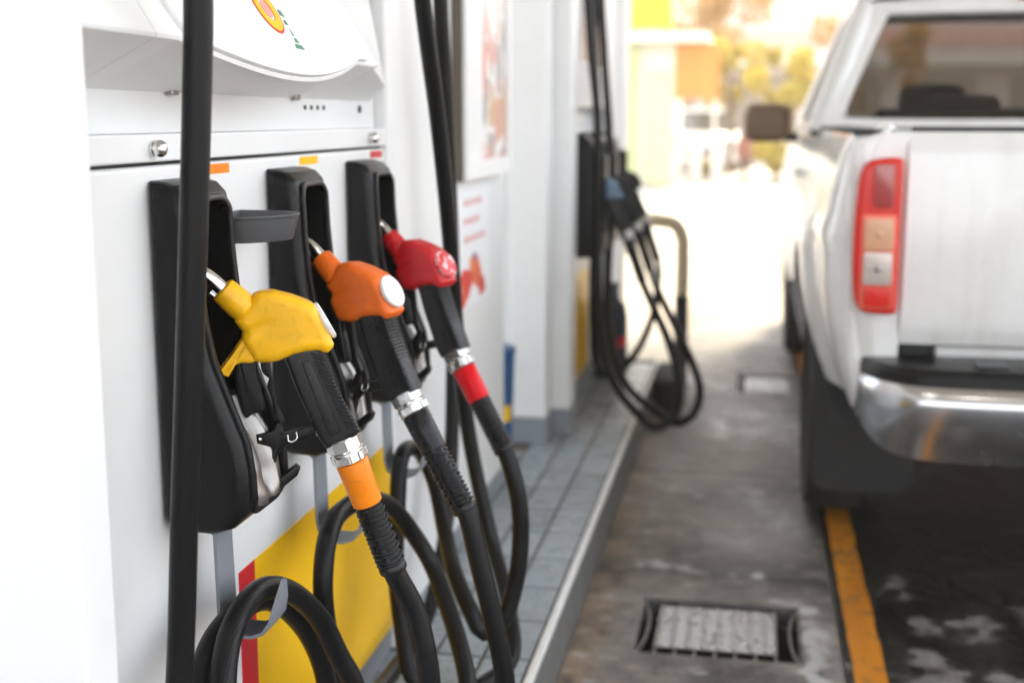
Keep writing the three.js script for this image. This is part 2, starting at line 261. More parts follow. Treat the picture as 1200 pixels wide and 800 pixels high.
// drain covers
function drain(label, x0, x1, z0, z1, px0, px1) {
  const t = thing('drain_cover', label, 'drain', [0, 0, 0], 0, 'steel drain covers in the concrete strip');
  const rust = std('worn_plate_steel', [0.20, 0.19, 0.185], 0.5, 0.8, { roughnessMap: T.brushed, bumpMap: T.fine, bumpScale: 0.0004 });
  const dark = std('drain_dark', [0.05, 0.04, 0.032], 0.8, 0, { map: T.grime });
  mesh('pit', mergeGeometries([bx(x0 - 0.02, -0.20, z0 - 0.02, x1 + 0.02, -0.185, z1 + 0.02, 0), bx(x0 - 0.02, -0.2, z0 - 0.02, x0 - 0.002, -0.061, z1 + 0.02, 0), bx(x1 + 0.002, -0.2, z0 - 0.02, x1 + 0.02, -0.061, z1 + 0.02, 0), bx(x0 - 0.002, -0.2, z0 - 0.02, x1 + 0.002, -0.061, z0 - 0.002, 0), bx(x0 - 0.002, -0.2, z1 + 0.002, x1 + 0.002, -0.061, z1 + 0.02, 0)]), dark, t);
  const zc0 = z0 + 0.040, zc1 = z1 - 0.055;
  const bright = std('polished_tread', [0.72, 0.71, 0.70], 0.3, 1, { roughnessMap: T.brushed });
  const plate = mesh('cover_plate', bx(px0, -0.0105, zc0, px1, -0.006, zc1, 0.0015), rust, t);
  const lug = []; const a = 0.006; // checker treads
  for (let i = 0; i < 15; i++) for (let j = 0; j < 13; j++) { const cx = px0 + 0.012 + (px1 - px0 - 0.032) * (i + (j % 2) * 0.5) / 14, cz = zc0 + 0.012 + (zc1 - zc0 - 0.024) * j / 12; if (hash(i, j, 77) < 0.12) continue; const g = new THREE.SphereGeometry(1, 6, 4); g.scale(0.0095, 0.004, 0.0042); g.rotateY(((i + j) % 2 ? 1 : -1) * Math.PI / 4); g.translate(cx, -0.006, cz); lug.push(g); }
  const tr = mesh('tread', mergeGeometries(lug), bright, plate); tr.userData.kind = 'stuff';
  for (const [zz, s, ln] of [[zc0, -1, 0.034], [zc1, 1, 0.048]]) for (let i = 0; i < 7; i++) { const cx = px0 + 0.004 + (px1 - px0 - 0.008) * i / 6; mesh('tooth', bx(cx - 0.003, -0.014, zz, cx + 0.003, -0.009, zz + s * ln, 0.001), rust, t); }
  for (const [hx, s] of [[x0, 1], [x1, -1]]) { const xm = hx + s * 0.022; mesh('side_bar', tube([[hx + s * 0.005, -0.012, z0 + 0.005], [xm, -0.012, z0 + (z1 - z0) * 0.3], [xm, -0.012, z0 + (z1 - z0) * 0.7], [hx + s * 0.005, -0.012, z1 - 0.005]], 0.005, { rad: 8, seg: 24 }), rust, t); }
  mesh('frame', mergeGeometries([bx(x0 + 0.001, -0.055, z0 + 0.001, x0 + 0.005, -0.003, z1 - 0.001, 0.001), bx(x1 - 0.005, -0.055, z0 + 0.001, x1 - 0.001, -0.003, z1 - 0.001, 0.001), bx(x0 + 0.005, -0.055, z0 + 0.001, x1 - 0.005, -0.003, z0 + 0.004, 0.001), bx(x0 + 0.005, -0.055, z1 - 0.004, x1 - 0.005, -0.003, z1 - 0.001, 0.001)]), rust, t);
}
drain('larger nearer steel drain cover with checker plate, below the hanging hoses', -0.24, 0.145, -3.12, -2.77, -0.195, 0.09);
drain('smaller farther steel drain cover beside the pickup front wheel', -0.05, 0.225, -6.10, -5.68, -0.005, 0.20);

// pump island: kerb, white edge, tiles
{
  const isl = structure('pump_island', 'raised pump island with grey tiles and a white kerb edge');
  const kerbM = std('kerb_concrete', [0.15, 0.15, 0.146], 0.75, 0, { map: T.grime, roughnessMap: T.rough, bumpMap: T.fine, bumpScale: 0.002 });
  const edgeM = std('white_edge_trim', [0.74, 0.735, 0.72], 0.5, 0, { map: T.grime });
  const grout = std('grout', [0.11, 0.09, 0.07], 0.9, 0, { bumpMap: T.fine, bumpScale: 0.001 });
  const zN = 0.6, zF = -5.62;
  mesh('core', bx(-1.6, -0.05, zF, -0.3915, 0.1455, zN, 0), grout, isl);
  mesh('kerb', bx(-0.3912, -0.05, zF, -0.3855, 0.136, zN, 0.001), kerbM, isl);
  mesh('edge_trim', bx(-0.3985, 0.1365, zF - 0.004, -0.3832, 0.1530, zN, 0.003), edgeM, isl);
  const tm = []; for (let i = 0; i < 5; i++) { const k = 0.9 + 0.06 * i; tm.push(std('grey_tile_' + 'abcde'[i], [0.29 * k, 0.335 * k, 0.365 * k], 0.42, 0, { map: T.grime, roughnessMap: T.rough, bumpMap: T.fine, bumpScale: 0.0004 })); }
  const r = rng(11), gTs = [...Array(8)].map(() => { const g = bx(-0.0448, 0, -0.0945, 0.0448, 0.006, 0.0945, 0.0018, 1), a = r() * 3, b = r() * 3, uv = g.attributes.uv; for (let i = 0; i < uv.count; i++) uv.setXY(i, uv.getX(i) + a, uv.getY(i) + b); return g; });
  for (let row = 0; row < 26; row++) for (let c = 0; c < 4; c++) {
    const z = -0.467 - 0.1975 * row - 0.0 - (c % 2 ? 0.0 : 0), x = -0.4495 - 0.0965 * c; if (z < zF + 0.1 || (c === 3 && row > 17)) continue;
    const o = mesh('tile', gTs[Math.floor(r() * 8)], tm[Math.floor(r() * 5)], isl); o.position.set(x, 0.1452 + (r() - 0.5) * 0.0008, z); o.rotation.set((r() - 0.5) * 0.004, 0, (r() - 0.5) * 0.004);
  }
}
// ---------------------------------------------------------------- canopy overhead (out of frame, shades the pumps and shows in the rear window)
{
  const c = thing('station_canopy', 'flat white canopy roof over the pumps', 'canopy');
  const soffit = std('soffit_panel', [0.55, 0.53, 0.50], 0.6, 0, { map: T.smudge });
  mesh('roof_slab', bx(-5.4, 4.75, -12.6, 4.2, 5.3, 8.6, 0.02), M.white2, c);
  for (let i = 0; i < 23; i++) mesh('soffit_panel', bx(-5.35 + i * 0.413, 4.70, -12.55, -5.35 + i * 0.413 + 0.402, 4.749, 8.55, 0.004, 1), soffit, c);
}
{ // round canopy lamps, seen mirrored in the pickup's rear window
  for (const [x, z, lb] of [[0.9, -0.6, 'round white lamp under the canopy above the driving lane'], [-0.35, -1.1, 'round white lamp under the canopy above the near dispenser'], [-0.6, 0.4, 'round white lamp under the canopy behind the camera']]) {
    const t = thing('canopy_lamp', lb, 'lamp', [x, 4.70, z], 0, 'canopy lamps');
    mesh('housing', turned([[0, 0], [0.17, 0], [0.18, -0.02], [0.17, -0.05], [0.15, -0.05]], [0, 0, 0], [0, 1, 0]), M.white2, t);
    const e = std('lamp_diffuser', [0.9, 0.9, 0.88], 0.5); e.emissive.setRGB(1, 0.95, 0.86); e.emissiveIntensity = 5;
    mesh('diffuser', turned([[0, -0.056], [0.148, -0.056], [0.148, -0.046], [0, -0.046]], [0, 0, 0], [0, 1, 0]), e, t);
    const l = new THREE.RectAreaLight(new THREE.Color().setRGB(1, 0.95, 0.86), 5, 0.26, 0.26); l.rotation.x = -Math.PI / 2; l.position.y = -0.07; t.add(l);
  }
}

// ---------------------------------------------------------------- near fuel dispenser
const FX = -0.68;
const ZB = [-1.43, -1.7944, -2.1588]; // centres of the three nozzle holders
const disp = thing('fuel_dispenser', 'white fuel dispenser with three black nozzle holders and a yellow lower panel', 'fuel dispenser');
{
  const d = disp;
  mesh('cabinet', bx(-1.18, 0.15, -2.83, -0.712, 2.35, -1.099, 0.006), M.white2, d);
  // near end cheek: a thick white panel standing proud of the doors
  mesh('end_cheek', bx(-1.19, 0.152, -1.0975, -0.60, 2.36, -1.036, 0.004, 3), M.white, d);
  mesh('door_panel', bx(-0.708, 0.205, -2.335, FX, 1.1475, -1.106, 0.006), M.white, d);
  mesh('door_gap', bx(-0.711, 0.2, -2.34, -0.69, 1.1505, -1.0985, 0), M.seam, d);
  mesh('plinth', bx(-0.708, 0.151, -2.335, -0.684, 0.2, -1.106, 0.003), M.greyPaint, d);
  // printed panel on the door: red band and yellow field
  mesh('yellow_panel', bx(FX - 0.001, 0.207, -2.331, FX + 0.0012, 0.585, -1.640, 0.0005, 1), M.yellowFilm, d);
  mesh('red_band', bx(FX - 0.001, 0.207, -1.6396, FX + 0.0012, 0.585, -1.583, 0.0005, 1), M.redFilm, d);
  // rail with knobs
  mesh('rail', bx(-0.709, 1.1518, -2.338, -0.6765, 1.1838, -1.0985, 0.003), M.white, d);
  for (const z of [-1.378, -2.228]) mesh('knob', turned([[0, 0.017], [0.004, 0.0168], [0.0075, 0.0150], [0.0096, 0.0115], [0.0100, 0.0075], [0.0098, 0.006], [0.0075, 0.0055], [0.0075, 0.003], [0.0098, 0.0028], [0.0098, 0], [0, 0]], [-0.6763, 1.1672, z], [1, 0, 0]), M.steel, d);
  mesh('recess_panel', bx(-0.712, 1.184, -2.338, -0.70, 1.26, -1.0985, 0.001), M.white2, d);
  for (const z of [-1.96, -1.99, -2.02, -2.05]) mesh('vent_slot', bx(-0.7005, 1.2155, z - 0.006, -0.6992, 1.2225, z + 0.006, 0.001, 1), M.seam, d);
  for (const z of [-1.475, -1.905]) mesh('latch', bx(-0.6995, 1.229, z - 0.010, -0.690, 1.2375, z + 0.010, 0.002), M.cast, d);
  // console: fascia leaning back, lower edge sweeping down in a curve, underside sloping in
  const xs = (y) => -0.60 - 0.635 * (y - 1.285);
  const low = (z) => 1.284 - 0.034 * Math.pow(Math.max(0, Math.sin(Math.PI * Math.min(1, Math.max(0, (-z - 1.30) / 0.62)))), 0.9);
  const ring = (z, yl) => { const x = xs(yl); return [[-0.70, 1.2325, z], [x - 0.003, yl - 0.0012, z], [xs(yl + 0.003), yl + 0.003, z], [xs(1.43), 1.43, z], [-0.711, 1.43, z]]; };
  const rings = []; for (let i = 0; i <= 60; i++) { const z = -1.2465 - i * (2.03 - 1.2465) / 60; rings.push(ring(z, low(z))); }
  mesh('console', loft(rings, { deg: 25 }), M.fascia, d);
  mesh('console_end', loft([-1.0985, -1.2452].map((z) => ring(z, 1.284)), { deg: 25 }), M.fascia, d);
  mesh('console_return', loft([[-2.0305, 1.284, 0], [-2.10, 1.284, -0.030], [-2.31, 1.262, -0.085]].map(([z, y, o]) => [[-0.70, 1.2325, z], [Math.max(-0.699, xs(y) + o), y, z], [Math.max(-0.7, xs(1.43) + o * 0.3), 1.43, z], [-0.71, 1.43, z]]), { deg: 25 }), M.white2, d);
  mesh('upper_panel', bx(-0.7115, 1.4305, -2.338, -0.692, 2.30, -1.0985, 0.003), M.fascia, d);
  mesh('screw', turned([[0, 0.004], [0.006, 0.003], [0.007, 0], [0, 0]], [-0.7, 1.2185, -2.245], [1, 0, 0]), M.seam, d);
  // far end frame
  mesh('end_frame', bx(-0.711, 0.151, -2.815, -0.672, 2.35, -2.3415, 0.012, 3), M.white, d);
  mesh('plinth', bx(-0.712, 0.151, -2.812, -0.6685, 0.2, -2.345, 0.003), M.greyPaint, d);
  // printed emblem on the fascia: yellow ring with red rim round a pale disc, green letters beside it
  const n = new THREE.Vector3(1, 0.635, 0).normalize(), up = new THREE.Vector3(-0.635, 1, 0).normalize(), rt = new THREE.Vector3().crossVectors(up, n);
  const frame = new THREE.Matrix4().makeBasis(rt, up, n), place = (g, y, z, h) => { g.applyMatrix4(frame); g.translate(xs(y) + n.x * h, y + n.y * h, z); return g; };
  const ell = (a, b, P = THREE.Shape) => { const s = new P(); s.absellipse(0, 0, a, b, 0, Math.PI * 2); return s; };
  { const pts = [], uv = (y, z) => [-(z + 1.628), (y - 1.330) / 0.8441]; for (let i = 0; i <= 40; i++) { const z = -1.315 - i * 0.65 / 40; pts.push(uv(low(z) + 0.004, z)); } pts.push(uv(1.427, -1.965), uv(1.427, -1.275)); 
    mesh('shield_panel', place(prism(pts, 0.008, 0.002, 2), 1.330, -1.628, 0.003), M.fascia, d); }
  mesh('emblem_rim', place(prism(ell(0.0370, 0.0370), 0.0008, 0, 1, [ell(0.0168, 0.0168, THREE.Path)], 40), 1.337, -1.618, 0.0072), M.redFilm, d);
  mesh('emblem_ring', place(prism(ell(0.0330, 0.0330), 0.0010, 0, 1, [ell(0.0178, 0.0178, THREE.Path)], 40), 1.337, -1.618, 0.0076), M.yellowFilm, d);
  mesh('emblem_disc', place(prism(ell(0.0135, 0.0135), 0.0010, 0, 1, [], 40), 1.337, -1.618, 0.0072), M.pink, d);
  const marks = [[[-0.020, -0.016], [0.012, -0.017], [0.008, -0.010], [-0.014, -0.009]], [[-0.008, -0.006], [0.006, -0.007], [0.004, 0.0], [-0.004, 0.001]], [[-0.003, 0.004], [0.003, 0.004], [0.001, 0.016]], [[-0.004, 0.022], [0.007, 0.021], [0.006, 0.029], [-0.002, 0.028]], [[-0.002, 0.036], [0.012, 0.034], [0.010, 0.044], [0.0, 0.045]]];
  for (const q of marks) mesh('printed_letter', place(prism(q, 0.0008, 0), 1.302, -1.662, 0.0073), M.green, d);
  // stickers over the holders
  const st = [[-1.537, -1.603, M.sleeveOrange], [-1.873, -1.955, M.yellowFilm], [-2.243, -2.315, M.redFilm]];
  for (const [a, b, m] of st) mesh('sticker', bx(FX - 0.001, 1.1315, b, FX + 0.0008, 1.144, a, 0.0003, 1), m, d);
}
// nozzle holders
const holderProfile = [[-0.6785, 0.735], [-0.672, 0.722], [-0.655, 0.7155], [-0.618, 0.7135], [-0.592, 0.722], [-0.576, 0.738], [-0.570, 0.758], [-0.571, 0.79], [-0.577, 0.826], [-0.596, 0.874], [-0.614, 0.922], [-0.624, 0.975], [-0.630, 1.04], [-0.632, 1.095], [-0.6365, 1.114], [-0.648, 1.126], [-0.662, 1.130], [-0.6785, 1.131]];
const frontX = (y) => { const P = holderProfile.slice(5, 15); for (let i = 0; i < P.length - 1; i++) if (y >= P[i][1] && y <= P[i + 1][1]) return P[i][0] + (P[i + 1][0] - P[i][0]) * (y - P[i][1]) / (P[i + 1][1] - P[i][1]); return y < P[0][1] ? P[0][0] : P[P.length - 1][0]; };
{
  const ev = new Evaluator(); ev.useGroups = false;
  const outer = new Brush(prism(holderProfile, 0.140, 0.015, 5)), pocketS = rrect(-0.047, 0.742, 0.047, 1.106, 0.022);
  const pg = new THREE.ExtrudeGeometry(pocketS, { depth: 0.2, bevelEnabled: false, curveSegments: 8 }); pg.rotateY(Math.PI / 2); pg.translate(-0.674, 0, 0);
  const pocket = new Brush(uvm(pg)); outer.updateMatrixWorld(); pocket.updateMatrixWorld();
  const shell = crease(ev.evaluate(outer, pocket, SUBTRACTION).geometry, 25);
  // raised rim bent along the front
  const rs = rrect(-0.0565, 0.734, 0.0565, 1.113, 0.030); rs.holes.push(rrect(-0.0462, 0.744, 0.0462, 1.104, 0.022, THREE.Path));
  let rim = new THREE.ExtrudeGeometry(rs, { depth: 0.004, bevelEnabled: true, bevelThickness: 0.003, bevelSize: 0.003, bevelOffset: -0.003, bevelSegments: 3, curveSegments: 10 });
  { // cut the long straight runs into short pieces so that they follow the bend
    const out = [], p = rim.attributes.position, A = new THREE.Vector3(), B = new THREE.Vector3(), C = new THREE.Vector3();
    const split = (a, b, c, n) => { const dy = [Math.abs(a.y - b.y), Math.abs(b.y - c.y), Math.abs(c.y - a.y)], m = Math.max(...dy); if (m < 0.02 || n > 8) { out.push(...a.toArray(), ...b.toArray(), ...c.toArray()); return; } const k = dy.indexOf(m), [u, v, w] = k === 0 ? [a, b, c] : k === 1 ? [b, c, a] : [c, a, b], mid = u.clone().add(v).multiplyScalar(0.5); split(u, mid, w, n + 1); split(mid, v, w, n + 1); };
    for (let i = 0; i < p.count; i += 3) split(A.fromBufferAttribute(p, i).clone(), B.fromBufferAttribute(p, i + 1).clone(), C.fromBufferAttribute(p, i + 2).clone(), 0);
    const q = new Float32Array(out.length); for (let i = 0; i < out.length; i += 3) { q[i] = frontX(out[i + 1]) + out[i + 2] - 0.0015; q[i + 1] = out[i + 1]; q[i + 2] = -out[i]; }
    rim = new THREE.BufferGeometry(); rim.setAttribute('position', new THREE.BufferAttribute(q, 3)); rim.computeVertexNormals(); rim = crease(rim, 40);
  }
  // cast metal shoe in the lower pocket, with a groove for the nozzle guard
  const rows = [], nT = 26, nS = 28;
  for (let i = 0; i <= nT; i++) {
    const t = i / nT, y = 0.868 - 0.122 * t, ring = [];
    for (let j = 0; j <= nS; j++) { const s = -1 + 2 * j / nS, z = -s * 0.0455; const g = Math.exp(-Math.pow(s / 0.34, 4)); const lip = sstep(0.72, 1, t); let x = frontX(Math.max(0.745, y)) + 0.004 - 0.020 * (1 - t) * (1 - t) - 0.030 * g * (1 - lip * 0.75) + 0.006 * lip * (1 - s * s) - 0.012 * Math.pow(Math.abs(s), 6) * (1 - 0.5 * t); x += 0.0012 * Math.sin(9 * t + 3 * s) * sstep(0.5, 1, t); ring.push([x, y - 0.004 * lip * (1 - s * s), z]); }
    ring.push([-0.668, y, -0.0455], [-0.668, y, 0.0455]); rows.push(ring);
  }
  const shoe = loft(rows, { deg: 45 });
  ZB.forEach((z, i) => {
    const h = new THREE.Group(); h.name = 'nozzle_holder'; h.position.set(0, 0, z); disp.add(h);
    mesh('shell', shell, M.black, h); mesh('rim', rim, M.black, h); mesh('metal_shoe', shoe, M.cast, h);
    // flat bracket and J hook that carries the coiled hose
    const j = [[-0.6765, 0.712], [-0.642, 0.708], [-0.633, 0.700], [-0.631, 0.60], [-0.626, 0.582], [-0.610, 0.572], [-0.590, 0.572], [-0.575, 0.578], [-0.565, 0.592], [-0.560, 0.612], [-0.5545, 0.641]];
    const nrm = (k) => { const a = j[Math.max(0, k - 1)], b = j[Math.min(j.length - 1, k + 1)], L = Math.hypot(b[0] - a[0], b[1] - a[1]); return [-(b[1] - a[1]) / L, (b[0] - a[0]) / L]; };
    const w = (k) => (k < 3 ? 0.024 : k < 7 ? 0.025 : k === 7 ? 0.026 : k === 8 ? 0.026 : k === 9 ? 0.021 : 0.004);
    const jr = j.map((q, k) => { const m = nrm(k), e = 0.0022; return [[q[0] - m[0] * e, q[1] - m[1] * e, -w(k)], [q[0] + m[0] * e, q[1] + m[1] * e, -w(k)], [q[0] + m[0] * e, q[1] + m[1] * e, w(k)], [q[0] - m[0] * e, q[1] - m[1] * e, w(k)]]; });
    mesh('hose_hook', loft(jr, { deg: 28 }), M.greyPaint, h);
  });
}
{ // little grey tray between the first two holders
  const out = smoothShape([[-0.6792, 1.504], [-0.645, 1.504], [-0.622, 1.509], [-0.602, 1.526], [-0.586, 1.552], [-0.579, 1.578], [-0.583, 1.602], [-0.600, 1.620], [-0.630, 1.630], [-0.6792, 1.632]], false, 64), mx = -0.655, mz = 1.568;
  const ring = (y, k) => out.map(([x, z]) => [Math.max(FX + 0.0006, mx + (x - mx) * k), y, -(mz + (z - mz) * k)]);
  mesh('tray', loft([ring(1.0465, 0.86), ring(1.049, 0.885), ring(1.073, 0.965), ring(1.0775, 0.985), ring(1.0785, 1.0), ring(1.0800, 1.0), ring(1.0805, 0.985), ring(1.0790, 0.955), ring(1.055, 0.87)], { deg: 40 }), M.greyPlastic, disp);
}

// ---------------------------------------------------------------- nozzles with their hoses
const bodyP = [[.045,-.007],[.052,-.004],[.068,-.003],[.09,-.0095],[.111,-.018],[.117,-.022],[.126,-.04],[.139,-.07],[.138,-.074],[.131,-.081],[.125,-.08],[.119,-.077],[.105,-.078],[.09,-.081],[.072,-.089],[.061,-.091],[.048,-.091],[.039,-.089],[.033,-.076],[.028,-.065],[.03,-.053],[.021,-.039]];
const N = {};
{
  const pd = polyDist(bodyP), half = (x, y) => { const t = sstep(0.02, 0.11, x); const low = sstep(-0.06, -0.09, y), q = Math.min(1, Math.max(0, ((x - 0.028) * 0.045 + (y + 0.053) * 0.016) / 0.00228)), dd = Math.hypot(x - 0.028 - 0.045 * q, y + 0.053 - 0.016 * q); return 0.0165 + 0.0095 * t - 0.004 * low * (1 - t) - 0.0035 * (1 - q) * Math.exp(-dd * dd / 0.00003); };
  N.body = field((x, y, z) => { const r = 0.0120, a = pd(x, y) + r, b = Math.abs(z) - half(x, y) + r; return Math.min(Math.max(a, b), 0) + Math.hypot(Math.max(a, 0), Math.max(b, 0)) - r ; }, [0.01, -0.105, -0.042], [0.15, 0.012, 0.042], 84);
  const cd = [0.717, -0.697]; // collar and spout direction in the nozzle plane
  N.collar = turned([[0, -0.001], [0.0138, -0.001], [0.0165, 0.001], [0.0172, 0.006], [0.0183, 0.026], [0.0178, 0.036], [0.014, 0.040], [0, 0.040]], [0.0085, -0.0005, 0], [cd[0], cd[1], 0], 32);
  N.spout = mergeGeometries([tube([[0.0105, -0.0025, 0], [-0.006, 0.0135, 0], [-0.020, 0.0225, 0], [-0.034, 0.026, 0]], 0.0098, { rad: 20, seg: 20 }), tube([[0.006, -0.0145, 0], [-0.006, -0.004, 0]], 0.004, { rad: 10, seg: 4 })]);
  N.horn = prism(smoothShape([[.036, -.052], [.022, -.070], [.011, -.090], [.0045, -.105], [.014, -.0965], [.026, -.0915], [.044, -.0900], [.052, -.070]], true, 48), 0.024, 0.007, 4);
  const cdir = [0.878, 0.478];
  N.cap = turned([[0, 0.0052], [0.022, 0.005], [0.0245, 0.0035], [0.0248, 0.0], [0.019, -0.006], [0, -0.006]], [0.1285, -0.0435, 0], [cdir[0], cdir[1], 0], 40);
  const hp = [[.079, -.084], [.090, -.072], [.122, -.072], [.1275, -.094], [.1415, -.125], [.1705, -.183], [.127, -.203], [.118, -.189], [.0925, -.126]];
  N.handle = prism(hp, 0.033, 0.006, 4);
  N.inlay = mergeGeometries([0.0158, -0.0158].map((z) => { const g = prism([[.0985, -.090], [.1095, -.090], [.1445, -.180], [.1325, -.186], [.1265, -.176]], 0.0034, 0.0012, 2); g.translate(0, 0, z); return g; }));
  const ribs = []; for (let i = 0; i < 21; i++) { const t = i / 20, x = 0.1245 + (0.1650 - 0.1245) * Math.pow(t, 1.12), y = -0.083 - (0.178 - 0.083) * t; const g = new RoundedBoxGeometry(0.0170, 0.0025, 0.0375, 2, 0.0011); g.rotateZ(-0.30); g.translate(x - 0.0055, y, 0); ribs.push(g); }
  N.ribs = mergeGeometries(ribs);
  const ax = [0.328, -0.945, 0], at = (k) => [0.1480 + ax[0] * k, -0.1915 + ax[1] * k, 0]; N.at = at; N.ax = ax;
  const hex = (r, h, a, seg = 8) => turned([[0, 0], [r - 0.0015, 0], [r, 0.0015], [r, h - 0.0015], [r - 0.0015, h], [0, h]], at(a), ax, seg);
  N.swivel = mergeGeometries([hex(0.0235, 0.0165, -0.001), hex(0.0215, 0.004, 0.0155, 24), hex(0.0225, 0.0125, 0.0195)]);
  N.studs = mergeGeometries([0, 1, 2, 3, 4, 5, 6, 7].map((k) => { const g = new RoundedBoxGeometry(0.003, 0.011, 0.004, 1, 0.0008); g.translate(0.0222, 0.0255, 0); g.rotateY(k * Math.PI / 4 + 0.2); g.applyQuaternion(new THREE.Quaternion().setFromUnitVectors(new THREE.Vector3(0, 1, 0), V(ax).normalize())); g.translate(...at(0)); return uvm(g); }));
  N.sleeve = turned([[0, 0], [0.0195, 0], [0.0207, 0.002], [0.0200, 0.03], [0.0192, 0.059], [0.0178, 0.0605], [0, 0.0605]], at(0.033), ax, 36);
  N.relief = (() => {
    const gs = [turned([[0, 0], [0.0168, 0], [0.0166, 0.088], [0.0182, 0.090], [0.0185, 0.097], [0.0165, 0.100], [0, 0.100]], at(0.092), ax, 28)];
    for (let k = 0; k < 13; k++) for (const h of [0, 1]) { const g = new THREE.TorusGeometry(0.0170, 0.0023, 8, 20, Math.PI * 0.84); g.rotateX(Math.PI / 2); g.rotateY(h * Math.PI + (k % 2) * Math.PI / 2); g.translate(0, 0.006 + k * 0.0066, 0); g.applyQuaternion(new THREE.Quaternion().setFromUnitVectors(new THREE.Vector3(0, 1, 0), V(ax).normalize())); g.translate(...at(0.092)); gs.push(uvm(g)); }
    return mergeGeometries(gs.map((g) => { const q = g.index ? g.toNonIndexed() : g; for (const k of Object.keys(q.attributes)) if (!['position', 'normal', 'uv'].includes(k)) q.deleteAttribute(k); return q; }));
  })();
  N.guard = prism(smoothShape([[.022, -.082], [.045, -.082], [.047, -.105], [.054, -.149], [.040, -.154], [.029, -.158], [.021, -.132], [.018, -.105]], true, 60), 0.019, 0.005, 3);
  N.lever = prism(smoothShape([[.050, -.084], [.060, -.084], [.063, -.100], [.0645, -.112], [.067, -.130], [.0705, -.148], [.077, -.164], [.071, -.171], [.0655, -.157], [.0625, -.138], [.058, -.122], [.060, -.112], [.052, -.103]], true, 80), 0.011, 0.002, 2);
  N.strap = prism([[.042, -.181], [.063, -.177], [.067, -.167], [.073, -.169], [.072, -.183], [.108, -.174], [.116, -.173], [.118, -.186], [.11, -.188], [.078, -.197], [.067, -.209], [.062, -.228], [.067, -.240], [.090, -.222], [.095, -.226], [.091, -.236], [.066, -.255], [.057, -.244], [.050, -.226], [.046, -.218], [.058, -.210], [.063, -.199], [.043, -.192]], 0.014, 0.0025, 2);
  N.bolt = turned([[0, 0.003], [0.002, 0.0025], [0.0024, 0], [0, 0]], [0.0465, -0.186, 0.007], [0, 0, 1], 12);
  N.shackle = tube([[.080, -.183, .0065], [.081, -.190, .0095], [.086, -.191, .0095], [.091, -.187, .0095], [.0905, -.180, .0065]], 0.0013, { rad: 8, seg: 20 });
  N.clip = uvm(new RoundedBoxGeometry(0.0095, 0.0135, 0.0165, 2, 0.0015).rotateZ(0.2).translate(0.1185, -0.1795, 0));
}
function nozzle(label, i, yaw, tilt, cover, cap, sleeve, extra, hosePts) {
  const t = thing('fuel_nozzle', label, 'fuel nozzle', [-0.63, 1.0, ZB[i]], yaw, 'fuel nozzles hung on the near dispenser');
  mesh('spout', N.spout, M.spout, t); mesh('collar', N.collar, cover, t); mesh('cover', N.body, cover, t); mesh('cap', N.cap, cap, t);
  if (extra) mesh('finger_hook', N.horn, cover, t);
  const h = mesh('handle', N.handle, M.ribbed, t); mesh('inlay', N.inlay, M.ribbed, h); mesh('grip_rib', N.ribs, M.ribbed, h).userData.kind = 'stuff';
  mesh('guard', N.guard, M.black, t); mesh('lever', N.lever, M.black, t);
  const s = mesh('hold_open_strap', N.strap, M.black, t); mesh('bolt', N.bolt, M.steel, s); mesh('shackle', N.shackle, M.steel, s); mesh('clip', N.clip, M.steel, s);
  const w = mesh('swivel', N.swivel, M.steel, t); mesh('swivel_lug', N.studs, M.steel, w).userData.kind = 'stuff';
  const low = [w, mesh('sleeve', N.sleeve, sleeve, t), mesh('strain_relief', N.relief, M.ribbed, t)];
  t.updateMatrixWorld(true);
  const inv = t.matrixWorld.clone().invert(), bend = (q) => { const c = Math.cos(tilt), w = Math.sin(tilt), [px, py] = N.at(0); return [px + (q[0] - px) * c - (q[1] - py) * w, py + (q[0] - px) * w + (q[1] - py) * c, q[2]]; }, a = bend(N.at(0.175)), b = bend(N.at(0.196));
  const o = bend([0, 0, 0]); for (const c of low) { c.position.set(...o); c.rotation.z = tilt; }
  const pts = [a, b, ...hosePts.map((p) => V(p).applyMatrix4(inv).toArray())];
  mesh('hose', tube(pts, 0.0148, { rad: 18 }), M.rubber, t);
  return t;
}
const redCap = std('red_cap_scuffed', [1, 1, 1], 0.4, 0, { map: tex(128, 128, (u, v) => { const n = fbm(u * 9, v * 5, 211, 4), k = sstep(0.52, 0.58, n); return [0.58 + 0.2 * k, 0.02 + 0.55 * k, 0.025 + 0.55 * k]; }, { repeat: [18, 18] }) });
nozzle('yellow fuel nozzle with an orange sleeve, in the holder nearest the camera', 0, 25 * R, 0, M.yellowVinyl, M.capWhite, M.sleeveOrange, true,
  [[-.416, .571, -1.532], [-.403, .519, -1.532], [-.397, .472, -1.532], [-.395, .40, -1.53], [-.405, .32, -1.535], [-.44, .27, -1.56], [-.485, .29, -1.60], [-.515, .36, -1.62], [-.530, .425, -1.617], [-.545, .464, -1.606], [-.562, .525, -1.583], [-.578, .590, -1.515], [-.584, .623, -1.44], [-.582, .626, -1.365], [-.576, .605, -1.302], [-.568, .560, -1.268], [-.562, .46, -1.27], [-.56, .33, -1.33], [-.568, .245, -1.44], [-.575, .235, -1.56], [-.582, .30, -1.645], [-.585, .395, -1.663], [-.595, .475, -1.633], [-.606, .541, -1.574], [-.612, .580, -1.51], [-.614, .596, -1.435], [-.612, .596, -1.365], [-.608, .586, -1.318], [-.603, .56, -1.281], [-.60, .45, -1.25], [-.605, .33, -1.21], [-.608, .27, -1.17], [-.606, .31, -1.13], [-.602, .43, -1.18], [-.596, .596, -1.217], [-.582, .79, -1.22], [-.570, .938, -1.22], [-.559, 1.08, -1.22], [-.549, 1.217, -1.22], [-.543, 1.316, -1.22], [-.537, 1.6, -1.21], [-.55, 2.1, -1.19], [-.70, 2.33, -1.18], [-.80, 2.40, -1.18]]);
